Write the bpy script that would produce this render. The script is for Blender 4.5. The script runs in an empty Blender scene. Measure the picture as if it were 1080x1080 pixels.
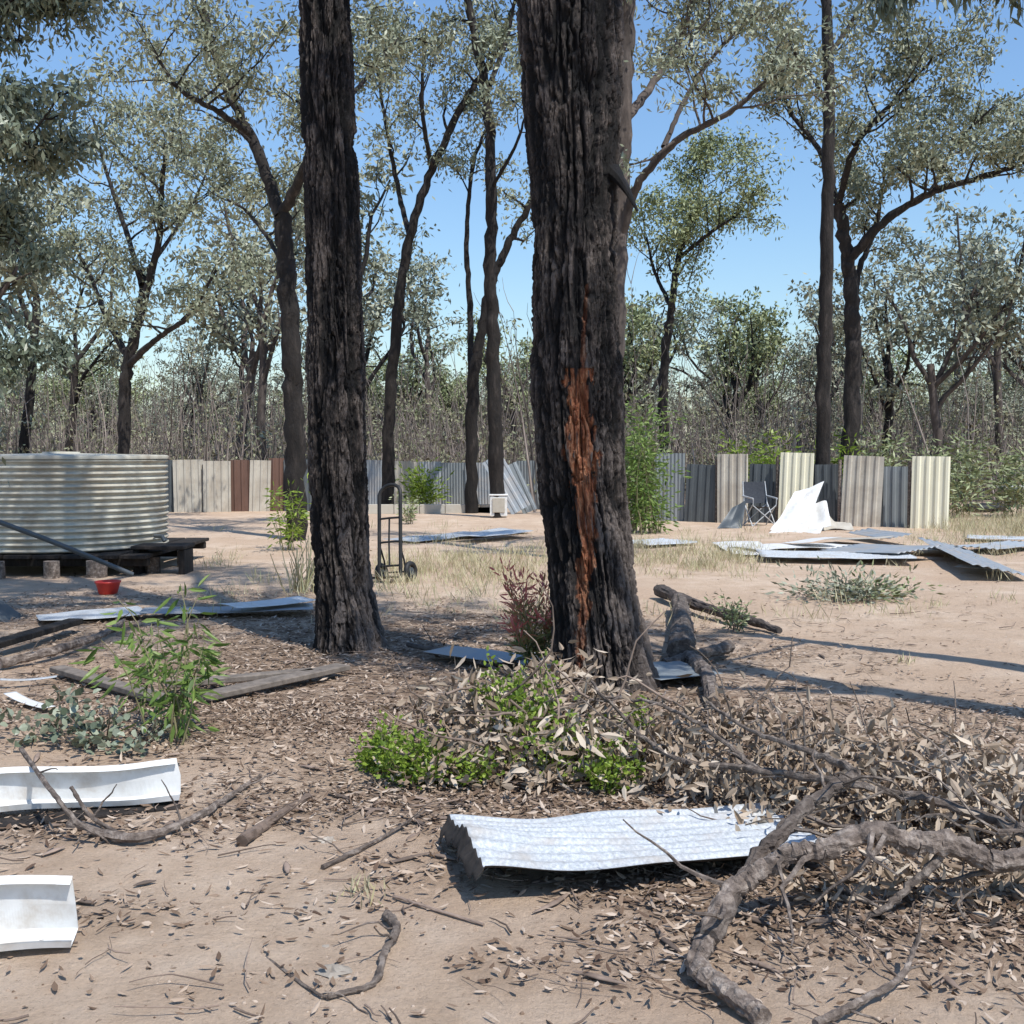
import bpy, math, numpy as np
from mathutils import Vector, Matrix
rng=np.random.default_rng(7)
F=1158.0; CH=1.6; PITCH=math.atan(62/F)
cp,sp=math.cos(PITCH),math.sin(PITCH)
# --- survey helpers: measured bearings -> metric world positions
def site(px,py,d):
    a=(px-540)/F; b=(540-py)/F
    y=cp+b*sp; z=-sp+b*cp; k=d/y
    return np.array([a*k,d,CH+z*k])
def gnd(px,py,z=0.0):
    a=(px-540)/F; b=(540-py)/F
    y=cp+b*sp; zz=-sp+b*cp; k=(z-CH)/zz
    return np.array([a*k,y*k,z])
# --- value noise
TAB=rng.random((32,32,32))
def vn(x,y,z):
    x=np.asarray(x,float)+100;y=np.asarray(y,float)+100;z=np.asarray(z,float)+100
    xi=np.floor(x).astype(int);yi=np.floor(y).astype(int);zi=np.floor(z).astype(int)
    fx=x-xi;fy=y-yi;fz=z-zi
    fx=fx*fx*(3-2*fx);fy=fy*fy*(3-2*fy);fz=fz*fz*(3-2*fz)
    def T(a,b,c): return TAB[(xi+a)%32,(yi+b)%32,(zi+c)%32]
    c00=T(0,0,0)*(1-fx)+T(1,0,0)*fx; c10=T(0,1,0)*(1-fx)+T(1,1,0)*fx
    c01=T(0,0,1)*(1-fx)+T(1,0,1)*fx; c11=T(0,1,1)*(1-fx)+T(1,1,1)*fx
    return (c00*(1-fy)+c10*fy)*(1-fz)+(c01*(1-fy)+c11*fy)*fz
def sstep(a,b,x):
    t=np.clip((x-a)/(b-a),0,1); return t*t*(3-2*t)
def norm(v):
    v=np.asarray(v,float); return v/(np.linalg.norm(v,axis=-1,keepdims=True)+1e-9)
def gh(x,y):
    x=np.asarray(x,float);y=np.asarray(y,float)
    return (vn(x*.35,y*.35,3.3)-.5)*.07+(vn(x*1.3,y*1.3,7.7)-.5)*.03+(vn(x*5,y*5,1.7)-.5)*.012
# --- mesh builder
class MB:
    def __init__(s): s.v=[];s.g=[];s.n=0
    def add(s,v,f,mat=0,rnd=None):
        v=np.asarray(v,float).reshape(-1,3); f=np.asarray(f,int)
        if len(f)==0: return
        if rnd is None: rnd=np.full(len(f),rng.random())
        s.g.append((f+s.n,mat,np.broadcast_to(rnd,(len(f),)))); s.v.append(v); s.n+=len(v)
    def build(s,name,mats,smooth=False,parent=None,pattr=None,link=True):
        me=bpy.data.meshes.new(name)
        v=np.concatenate(s.v); me.vertices.add(len(v)); me.vertices.foreach_set('co',v.ravel())
        lt=np.concatenate([np.full(len(f),f.shape[1]) for f,_,_ in s.g])
        li=np.concatenate([f.ravel() for f,_,_ in s.g])
        mi=np.concatenate([np.full(len(f),m) for f,m,_ in s.g])
        rd=np.concatenate([r for _,_,r in s.g])
        me.loops.add(len(li)); me.loops.foreach_set('vertex_index',li.astype(np.int32))
        me.polygons.add(len(lt)); st=np.concatenate([[0],np.cumsum(lt)[:-1]])
        me.polygons.foreach_set('loop_start',st.astype(np.int32))
        me.polygons.foreach_set('material_index',mi.astype(np.int32))
        sm=np.isin(mi,smooth) if isinstance(smooth,(list,tuple)) else np.full(len(lt),bool(smooth))
        me.polygons.foreach_set('use_smooth',sm)
        me.update(calc_edges=True)
        a=me.attributes.new('rnd','FLOAT','FACE'); a.data.foreach_set('value',rd.astype(np.float32))
        if pattr:
            for k,val in pattr.items():
                a=me.attributes.new(k,'FLOAT','POINT'); a.data.foreach_set('value',np.asarray(val,np.float32))
        for m in mats: me.materials.append(m)
        me.validate()
        if not link: return me
        return obj(name,me,parent)
def obj(name,me,parent=None,loc=None,rz=0,sc=None):
    o=bpy.data.objects.new(name,me); bpy.context.scene.collection.objects.link(o)
    if parent: o.parent=parent
    if loc is not None: o.location=loc
    o.rotation_euler=(0,0,rz)
    if sc is not None: o.scale=sc if hasattr(sc,'__len__') else (sc,sc,sc)
    return o
def empty(name,loc=(0,0,0)):
    o=bpy.data.objects.new(name,None); bpy.context.scene.collection.objects.link(o); o.location=loc; return o
def tube(mb,pts,rad,sides=6,mat=0,cap=False,rough=0.0,rnd=None,flat=1.0,fine=0.0):
    pts=np.asarray(pts,float); n=len(pts); rad=np.broadcast_to(np.asarray(rad,float),(n,))
    t=norm(np.gradient(pts,axis=0))
    ref=np.array([0,0,1.]) if abs(t[0][2])<.7 else np.array([1.,0.1,0])
    u=np.zeros((n,3)); c=norm(np.cross(t[0],ref))
    for i in range(n):
        c=c-t[i]*np.dot(c,t[i]); c=c/(np.linalg.norm(c)+1e-9); u[i]=c
    w=np.cross(t,u)
    th=np.arange(sides)*2*math.pi/sides
    rr=rad[:,None]*np.ones(sides)
    if rough>0:
        rr=rr*(1+rough*(vn(np.cos(th)[None]*2+pts[:,:1]*3,np.sin(th)[None]*2+pts[:,1:2]*3,pts[:,2:]*5+np.arange(n)[:,None]*.6)-.5)*2)
    if fine>0:
        kk=np.arange(n)[:,None]; ri=np.abs(vn(np.cos(th)[None]*3.5,np.sin(th)[None]*3.5,kk*.22+pts[0,0]*9)*2-1)
        rr=rr*(1-fine*(1-sstep(0,.35,ri)))+rad[:,None]*fine*.4*(vn(np.cos(th)[None]*7,np.sin(th)[None]*7,kk*.9)-.5)
    v=pts[:,None]+rr[...,None]*(np.cos(th)[None,:,None]*u[:,None]+flat*np.sin(th)[None,:,None]*w[:,None])
    i=np.arange(n-1)[:,None]*sides; j=np.arange(sides)[None]; j2=(j+1)%sides
    f=np.stack([i+j,i+j2,i+sides+j2,i+sides+j],-1).reshape(-1,4)
    r0=rng.random() if rnd is None else rnd
    mb.add(v,f,mat,r0)
    if cap:
        for e in (0,n-1):
            ring=v[e]; c=pts[e]
            vv=np.vstack([ring,c]); jj=np.arange(sides)
            mb.add(vv,np.stack([jj,(jj+1)%sides,np.full(sides,sides)],-1),mat,r0)
def spline(P,k=6):
    P=np.asarray(P,float)
    if len(P)<3:
        t=np.linspace(0,1,k+1)[:,None]; return P[0]*(1-t)+P[-1]*t
    Q=np.vstack([2*P[0]-P[1],P,2*P[-1]-P[-2]]); out=[]
    for i in range(1,len(Q)-2):
        for s in range(k):
            t=s/k; out.append(.5*((2*Q[i])+(-Q[i-1]+Q[i+1])*t+(2*Q[i-1]-5*Q[i]+4*Q[i+1]-Q[i+2])*t*t+(-Q[i-1]+3*Q[i]-3*Q[i+1]+Q[i+2])*t**3))
    out.append(P[-1]); return np.array(out)
def walk(p,d,L,n,wander=.3,up=.05):
    pts=[np.array(p,float)]; d=norm(d)
    for i in range(n):
        d=norm(d+rng.normal(0,wander,3)+np.array([0,0,up])); pts.append(pts[-1]+d*L/n)
    return np.array(pts)
def box(mb,c,s,mat=0,rot=None,rnd=None,bev=0.0):
    c=np.array(c,float); hx,hy,hz=[q/2 for q in s]
    if bev>0:
        b=bev; v=[]
        for z,q in ((-hz,b),(-hz+b,0),(hz-b,0),(hz,b)):
            for sx,sy in ((-1,-1),(1,-1),(1,1),(-1,1)): v.append((sx*(hx-q),sy*(hy-q),z))
        f=[(3,2,1,0),(12,13,14,15)]
        for k in range(3):
            for j in range(4): f.append((k*4+j,k*4+(j+1)%4,k*4+4+(j+1)%4,k*4+4+j))
    else:
        v=[(x,y,z) for z in(-hz,hz) for x,y in((-hx,-hy),(hx,-hy),(hx,hy),(-hx,hy))]
        f=[(3,2,1,0),(4,5,6,7),(0,1,5,4),(1,2,6,5),(2,3,7,6),(3,0,4,7)]
    v=np.array(v)
    if rot is not None: v=v@np.array(rot.to_3x3()).T
    mb.add(v+c,f,mat,rnd)
def E(x=0,y=0,z=0): return Matrix.Rotation(math.radians(z),4,'Z')@Matrix.Rotation(math.radians(y),4,'Y')@Matrix.Rotation(math.radians(x),4,'X')
def leaves(mb,pos,dirs,L,W,mat=1,rnd=None,fancy=False,curl=.3,face=None):
    n=len(pos)
    if n==0: return
    dirs=norm(dirs); L=np.broadcast_to(L,(n,))[:,None]; W=np.broadcast_to(W,(n,))[:,None]
    rv=rng.normal(0,1,(n,3)) if face is None else face
    side=norm(np.cross(dirs,rv)); nr=np.cross(dirs,side)
    if rnd is None: rnd=rng.random(n)
    if not fancy:
        v=np.stack([pos,pos+dirs*L*.45+side*W*.5,pos+dirs*L,pos+dirs*L*.45-side*W*.5],1)
        f=np.arange(n*4).reshape(n,4); mb.add(v.reshape(-1,3),f,mat,rnd)
    else:
        c=(rng.normal(0,1,(n,1))*curl)*L
        a=pos+dirs*L*.3+nr*c*.25; b=pos+dirs*L*.68+nr*c*.6; tip=pos+dirs*L+nr*c*1.2
        fo=nr*W*rng.uniform(-.1,.35,(n,1))
        v=np.stack([pos,a+side*W*.5+fo,a-side*W*.5+fo,b+side*W*.4+fo,b-side*W*.4+fo,tip,a,b],1)
        i=np.arange(n)[:,None]*8
        q=np.concatenate([i+np.array([6,1,3,7]),i+np.array([2,6,7,4])])
        t=np.concatenate([i+np.array([0,1,6]),i+np.array([0,6,2]),i+np.array([7,3,5]),i+np.array([4,7,5])])
        n0=mb.n; mb.add(v.reshape(-1,3),q,mat,np.tile(rnd,2))
        mb.g.append((t+n0,mat,np.tile(rnd,4)))
# --- materials
def newmat(name):
    m=bpy.data.materials.new(name); m.use_nodes=True; nt=m.node_tree; nt.nodes.clear()
    o=nt.nodes.new('ShaderNodeOutputMaterial'); return m,nt,o
def N(nt,t,**k):
    n=nt.nodes.new(t)
    for a,b in k.items(): setattr(n,a,b)
    return n
def ramp(nt,stops):
    r=N(nt,'ShaderNodeValToRGB'); e=r.color_ramp.elements
    while len(e)<len(stops): e.new(.5)
    for i,(p,c) in enumerate(stops): e[i].position=p; e[i].color=(*c,1)
    return r
def leafmat(name,cols,trans=.3,rough=.55,spec=.3):
    m,nt,o=newmat(name); a=N(nt,'ShaderNodeAttribute',attribute_name='rnd')
    r=ramp(nt,[(i/(len(cols)-1),c) for i,c in enumerate(cols)]); nt.links.new(a.outputs['Fac'],r.inputs[0])
    p=N(nt,'ShaderNodeBsdfPrincipled'); p.inputs['Roughness'].default_value=rough; p.inputs['Specular IOR Level'].default_value=spec
    nt.links.new(r.outputs[0],p.inputs['Base Color'])
    if trans>0:
        t=N(nt,'ShaderNodeBsdfTranslucent'); nt.links.new(r.outputs[0],t.inputs[0])
        x=N(nt,'ShaderNodeMixShader'); x.inputs[0].default_value=trans
        nt.links.new(p.outputs[0],x.inputs[1]); nt.links.new(t.outputs[0],x.inputs[2]); nt.links.new(x.outputs[0],o.inputs[0])
    else: nt.links.new(p.outputs[0],o.inputs[0])
    return m
def surf(name,stops,scale=4,stretch=(1,1,1),rough=.8,metal=0,bump=.3,bdist=.02,detail=8,rndmix=0,spec=.4,dirt=None,dscale=1.5,dlo=.45,dhi=.7):
    m,nt,o=newmat(name); tc=N(nt,'ShaderNodeTexCoord'); mp=N(nt,'ShaderNodeMapping'); mp.inputs['Scale'].default_value=stretch
    nt.links.new(tc.outputs['Object'],mp.inputs[0])
    n=N(nt,'ShaderNodeTexNoise'); n.inputs['Scale'].default_value=scale; n.inputs['Detail'].default_value=detail; n.inputs['Roughness'].default_value=.65
    nt.links.new(mp.outputs[0],n.inputs[0]); r=ramp(nt,stops); nt.links.new(n.outputs[0],r.inputs[0])
    col=r.outputs[0]
    if dirt:
        n2=N(nt,'ShaderNodeTexNoise'); n2.inputs['Scale'].default_value=dscale; n2.inputs['Detail'].default_value=8; n2.inputs['Roughness'].default_value=.65
        nt.links.new(tc.outputs['Object'],n2.inputs[0]); r2=ramp(nt,[(dlo,(0,0,0)),(dhi,(1,1,1))]); nt.links.new(n2.outputs[0],r2.inputs[0])
        mx=N(nt,'ShaderNodeMix',data_type='RGBA'); nt.links.new(r2.outputs[0],mx.inputs[0]); nt.links.new(col,mx.inputs[6]); mx.inputs[7].default_value=(*dirt,1); col=mx.outputs[2]
    if rndmix>0:
        a=N(nt,'ShaderNodeAttribute',attribute_name='rnd'); mr=N(nt,'ShaderNodeMapRange'); mr.inputs[3].default_value=1-rndmix; mr.inputs[4].default_value=1+rndmix
        nt.links.new(a.outputs['Fac'],mr.inputs[0]); vm=N(nt,'ShaderNodeVectorMath',operation='SCALE'); nt.links.new(col,vm.inputs[0]); nt.links.new(mr.outputs[0],vm.inputs['Scale']); col=vm.outputs[0]
    p=N(nt,'ShaderNodeBsdfPrincipled'); p.inputs['Roughness'].default_value=rough; p.inputs['Metallic'].default_value=metal; p.inputs['Specular IOR Level'].default_value=spec
    nt.links.new(col,p.inputs['Base Color'])
    b=N(nt,'ShaderNodeBump'); b.inputs['Strength'].default_value=bump; b.inputs['Distance'].default_value=bdist
    nt.links.new(n.outputs[0],b.inputs['Height']); nt.links.new(b.outputs[0],p.inputs['Normal']); nt.links.new(p.outputs[0],o.inputs[0])
    return m
M={}
M['gumleaf']=leafmat('gum_leaf',[(.10,.115,.065),(.19,.21,.13),(.29,.31,.21),(.39,.40,.29)],0,.5,.35)
M['gumleaf2']=leafmat('gum_leaf_grey',[(.12,.135,.085),(.21,.225,.155),(.31,.325,.23),(.40,.405,.31)],0,.5,.35)
M['oliveleaf']=leafmat('olive_leaf',[(.11,.135,.055),(.19,.225,.10),(.28,.31,.15),(.36,.38,.22)],0,.5)
M['neargum']=leafmat('near_gum_leaf',[(.07,.09,.055),(.13,.155,.10),(.20,.23,.155),(.31,.33,.24)],0,.42,.45)
M['dead']=leafmat('dead_leaf',[(.15,.10,.065),(.29,.215,.15),(.43,.345,.26),(.58,.49,.385)],0,.65,.25)
M['litter']=leafmat('litter_leaf',[(.09,.056,.038),(.20,.135,.09),(.34,.25,.18),(.52,.42,.33)],0,.75,.2)
M['green']=leafmat('fresh_leaf',[(.08,.14,.03),(.14,.22,.05),(.2,.29,.07),(.28,.36,.12)],.35,.4)
M['lime']=leafmat('lime_leaf',[(.09,.15,.02),(.17,.25,.03),(.26,.36,.05),(.37,.46,.10)],.35,.4)
M['redleaf']=leafmat('red_tip_leaf',[(.14,.20,.07),(.28,.27,.10),(.55,.17,.13),(.66,.18,.18)],.35,.4)
M['grass']=leafmat('dry_grass',[(.30,.25,.13),(.44,.38,.23),(.54,.47,.31),(.40,.40,.20)],0,.7)
M['scrub']=leafmat('scrub_leaf',[(.17,.155,.095),(.24,.22,.14),(.23,.25,.145),(.33,.33,.21)],0,.7)
M['bark']=surf('dark_bark',[(.3,(.008,.0065,.006)),(.55,(.024,.019,.016)),(.75,(.070,.056,.048))],8,(1,1,.3),.9,0,1.0,.06,rndmix=.3)
M['barkgrey']=surf('grey_bark',[(.3,(.035,.028,.024)),(.55,(.09,.072,.062)),(.75,(.19,.155,.13))],7,(1,1,.3),.9,0,.9,.04,rndmix=.35)
M['stem']=surf('scrub_stem',[(.3,(.11,.09,.078)),(.7,(.30,.25,.215))],3,(1,1,.4),.9,0,.2,.02,rndmix=.6)
M['wood']=surf('weathered_wood',[(.3,(.055,.041,.033)),(.5,(.15,.117,.095)),(.68,(.33,.275,.23))],22,(1,1,1),.9,0,1.0,.025,rndmix=.3)
M['paleboard']=surf('pale_board',[(.3,(.10,.083,.068)),(.7,(.24,.20,.165))],14,(1,1,1),.9,0,.5,.01)
M['twig']=surf('twig_wood',[(.3,(.09,.062,.046)),(.7,(.27,.20,.155))],10,(1,1,1),.85,0,.4,.01,rndmix=.5)
M['galv']=surf('galvanised_steel',[(.32,(.34,.36,.37)),(.5,(.48,.50,.51)),(.68,(.65,.665,.67))],70,(1,1,1),.55,.15,.15,.002,detail=6,dirt=(.42,.37,.31),dscale=5,dlo=.5,dhi=.78)
M['galvblue']=surf('zinc_steel',[(.3,(.25,.28,.305)),(.7,(.37,.405,.43))],3,(1,1,1),.6,.1,.1,.003,dirt=(.36,.32,.28))
M['darkend']=surf('shaded_hollow',[(.3,(.012,.011,.010)),(.7,(.05,.04,.034))],20,(1,1,1),.9,0,.3,.01)  # near-black colour paints the shade in the hollow under the sheet
M['white']=surf('white_paint_metal',[(.3,(.60,.59,.56)),(.6,(.74,.735,.71))],7,(1,1,1),.5,0,.08,.004,dirt=(.46,.39,.31),dscale=6,dlo=.5,dhi=.8)
M['cream']=surf('cream_steel',[(.3,(.72,.68,.50)),(.7,(.84,.80,.62))],3,(1,1,.3),.45,0,.05,.004)
M['beige']=surf('beige_steel',[(.3,(.44,.40,.33)),(.7,(.54,.50,.42))],3,(1,1,.3),.5,0,.05,.004,dirt=(.33,.28,.22))
M['grey']=surf('grey_steel',[(.3,(.18,.20,.205)),(.7,(.26,.28,.285))],3,(1,1,.3),.5,.1,.05,.004)
M['darkgrey']=surf('dark_steel',[(.3,(.065,.075,.08)),(.7,(.105,.118,.125))],3,(1,1,.3),.5,.1,.05,.004)
M['brown']=surf('brown_steel',[(.3,(.10,.055,.04)),(.7,(.17,.095,.07))],3,(1,1,.3),.6,0,.05,.004)
M['tank']=surf('tank_cream_steel',[(.3,(.38,.36,.30)),(.55,(.51,.49,.41)),(.75,(.60,.575,.48))],3.5,(1,1,.2),.7,0,.05,.004,dirt=(.31,.27,.21),dscale=2.4,dlo=.42,dhi=.72,spec=.25)
M['black']=surf('black_rubber',[(.3,(.010,.010,.010)),(.7,(.03,.028,.027))],10,(1,1,1),.6,0,.1,.004)
M['fabric']=surf('canvas',[(.3,(.03,.035,.045)),(.7,(.06,.065,.075))],30,(1,1,1),.9,0,.1,.004)
M['red']=surf('red_plastic',[(.3,(.55,.04,.03)),(.7,(.68,.06,.045))],6,(1,1,1),.4,0,.03,.003)
M['stone']=surf('pale_stone',[(.3,(.30,.25,.20)),(.7,(.52,.46,.38))],22,(1,1,1),.9,0,.6,.01,rndmix=.3)
M['greenstem']=surf('green_stem',[(.3,(.14,.13,.06)),(.7,(.25,.22,.12))],6,(1,1,1),.7,0,.1,.003)

def frontbark():
    m,nt,o=newmat('ironbark'); tc=N(nt,'ShaderNodeTexCoord'); mp=N(nt,'ShaderNodeMapping'); mp.inputs['Scale'].default_value=(1,1,.3)
    nt.links.new(tc.outputs['Object'],mp.inputs[0])
    n=N(nt,'ShaderNodeTexNoise'); n.inputs['Scale'].default_value=30; n.inputs['Detail'].default_value=12; n.inputs['Roughness'].default_value=.8; nt.links.new(mp.outputs[0],n.inputs[0])
    n2=N(nt,'ShaderNodeTexNoise'); n2.inputs['Scale'].default_value=2.6; n2.inputs['Detail'].default_value=6; nt.links.new(tc.outputs['Object'],n2.inputs[0])
    a=N(nt,'ShaderNodeAttribute',attribute_name='ridge'); s=N(nt,'ShaderNodeAttribute',attribute_name='scar'); w=N(nt,'ShaderNodeAttribute',attribute_name='sunlit_side')
    def mad(x,k,y):
        q=N(nt,'ShaderNodeMath',operation='MULTIPLY_ADD'); nt.links.new(x,q.inputs[0]); q.inputs[1].default_value=k; nt.links.new(y,q.inputs[2]); return q.outputs[0]
    v=mad(a.outputs['Fac'],.26,n.outputs[0]); v=mad(n2.outputs[0],.6,v); v=mad(w.outputs['Fac'],.30,v)
    sb=N(nt,'ShaderNodeMath',operation='SUBTRACT'); nt.links.new(v,sb.inputs[0]); sb.inputs[1].default_value=.25
    r=ramp(nt,[(.50,(.006,.005,.005)),(.67,(.018,.014,.0125)),(.79,(.062,.047,.039)),(.93,(.21,.17,.145))]); nt.links.new(sb.outputs[0],r.inputs[0])
    r2=ramp(nt,[(.36,(.14,.04,.02)),(.46,(.40,.13,.055)),(.56,(.62,.28,.14)),(.70,(.66,.50,.36))]); nt.links.new(n.outputs[0],r2.inputs[0])
    mx=N(nt,'ShaderNodeMix',data_type='RGBA'); nt.links.new(s.outputs['Fac'],mx.inputs[0]); nt.links.new(r.outputs[0],mx.inputs[6]); nt.links.new(r2.outputs[0],mx.inputs[7])
    p=N(nt,'ShaderNodeBsdfPrincipled'); p.inputs['Roughness'].default_value=.75; p.inputs['Specular IOR Level'].default_value=.4; nt.links.new(mx.outputs[2],p.inputs['Base Color'])
    b=N(nt,'ShaderNodeBump'); b.inputs['Strength'].default_value=1.0; b.inputs['Distance'].default_value=.05; nt.links.new(n.outputs[0],b.inputs['Height']); nt.links.new(b.outputs[0],p.inputs['Normal']); nt.links.new(p.outputs[0],o.inputs[0])
    return m
M['iron']=frontbark()

def groundmat():
    m,nt,o=newmat('sandy_ground'); tc=N(nt,'ShaderNodeTexCoord')
    def noise(s,d=8,rg=.6):
        n=N(nt,'ShaderNodeTexNoise'); n.inputs['Scale'].default_value=s; n.inputs['Detail'].default_value=d; n.inputs['Roughness'].default_value=rg; nt.links.new(tc.outputs['Object'],n.inputs[0]); return n
    a=noise(.45,6); b=noise(2.6,8,.65); c=noise(60,8,.8)
    r1=ramp(nt,[(.3,(.47,.34,.235)),(.5,(.62,.475,.35)),(.72,(.72,.58,.45))]); nt.links.new(b.outputs[0],r1.inputs[0])
    r2=ramp(nt,[(.42,(0,0,0)),(.62,(1,1,1))]); nt.links.new(a.outputs[0],r2.inputs[0])
    mx=N(nt,'ShaderNodeMix',data_type='RGBA'); nt.links.new(r2.outputs[0],mx.inputs[0]); nt.links.new(r1.outputs[0],mx.inputs[6]); mx.inputs[7].default_value=(.55,.405,.29,1)
    at=N(nt,'ShaderNodeAttribute',attribute_name='soil'); ml=N(nt,'ShaderNodeMath',operation='MULTIPLY'); nt.links.new(at.outputs['Fac'],ml.inputs[0])
    r4=ramp(nt,[(.36,(0,0,0)),(.54,(1,1,1))]); n4=noise(9,8,.7); nt.links.new(n4.outputs[0],r4.inputs[0]); nt.links.new(r4.outputs[0],ml.inputs[1])
    m2=N(nt,'ShaderNodeMix',data_type='RGBA'); nt.links.new(ml.outputs[0],m2.inputs[0]); nt.links.new(mx.outputs[2],m2.inputs[6]); m2.inputs[7].default_value=(.235,.165,.115,1)
    r3=ramp(nt,[(.30,(.36,.31,.27)),(.42,(.90,.89,.88)),(.7,(1.1,1.08,1.06))]); nt.links.new(c.outputs[0],r3.inputs[0])
    m3=N(nt,'ShaderNodeMix',data_type='RGBA',blend_type='MULTIPLY'); m3.inputs[0].default_value=1; nt.links.new(m2.outputs[2],m3.inputs[6]); nt.links.new(r3.outputs[0],m3.inputs[7])
    p=N(nt,'ShaderNodeBsdfPrincipled'); p.inputs['Roughness'].default_value=.95; p.inputs['Specular IOR Level'].default_value=.15; nt.links.new(m3.outputs[2],p.inputs['Base Color'])
    bb=N(nt,'ShaderNodeMath',operation='MULTIPLY_ADD'); nt.links.new(n4.outputs[0],bb.inputs[0]); bb.inputs[1].default_value=2; nt.links.new(c.outputs[0],bb.inputs[2])
    bp=N(nt,'ShaderNodeBump'); bp.inputs['Strength'].default_value=.8; bp.inputs['Distance'].default_value=.025; nt.links.new(bb.outputs[0],bp.inputs['Height']); nt.links.new(bp.outputs[0],p.inputs['Normal']); nt.links.new(p.outputs[0],o.inputs[0])
    return m
def littermask(x,y):
    """density of leaf litter in world metres"""
    m=np.zeros_like(x)
    for cx,cy,rx,ry,a in [(.6,6.8,1.7,1.4,1.0),(-1.2,9,2.2,1.4,.9),(-2.4,7.4,1.9,1.3,.7),(-1.2,6.4,1.1,.7,.6),(1.0,5.0,1.5,.85,1.0),(.5,4.0,1.0,.6,.75),(-.9,4.9,1.1,.4,.7),(-2.0,4.5,.8,.3,.6),(2.2,4.7,1.4,1.1,1.0),(1.7,3.8,.9,.55,.75),(2.2,8.6,1.4,.9,.4),(-4,11,3,2.0,.7),(-1.5,3.75,.5,.2,.5),(3.2,6.5,1.1,.6,.4),(.1,3.25,.6,.22,.55),(-.2,10.5,1.6,1.2,.6)]:
        m+=a*np.exp(-(((x-cx)/rx)**2+((y-cy)/ry)**2)*1.2)
    n=vn(x*.9,y*.9,5.5); n2=vn(x*3.2,y*3.2,9.5); n3=vn(x*8,y*8,2.5)
    return np.clip(m*.8+.07,0,1)*sstep(.38,.70,n*.35+n2*.35+n3*.2+m*.31)
def axis(lo,hi,fine_lo,fine_hi,fs):
    a=list(np.arange(fine_lo,fine_hi,fs)); s=fs; x=a[-1]
    while x<hi: s*=1.12; x+=s; a.append(x)
    s=fs; x=fine_lo
    while x>lo: s*=1.12; x-=s; a.insert(0,x)
    return np.array(a)
gx=axis(-900,900,-5,5,.05); gy=axis(-300,2500,1.5,13,.05)
X,Y=np.meshgrid(gx,gy); Z=gh(X,Y)
soil=np.clip(littermask(X,Y)*1.15,0,1); soil=np.maximum(soil,sstep(31,38,Y)*.9)
ny,nx=X.shape; mb=MB(); idx=np.arange(ny*nx).reshape(ny,nx)
f=np.stack([idx[:-1,:-1],idx[:-1,1:],idx[1:,1:],idx[1:,:-1]],-1).reshape(-1,4)
mb.add(np.stack([X,Y,Z],-1),f,0,0.5)
mb.build('ground',[groundmat()],True,pattr={'soil':soil.ravel()})

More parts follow.
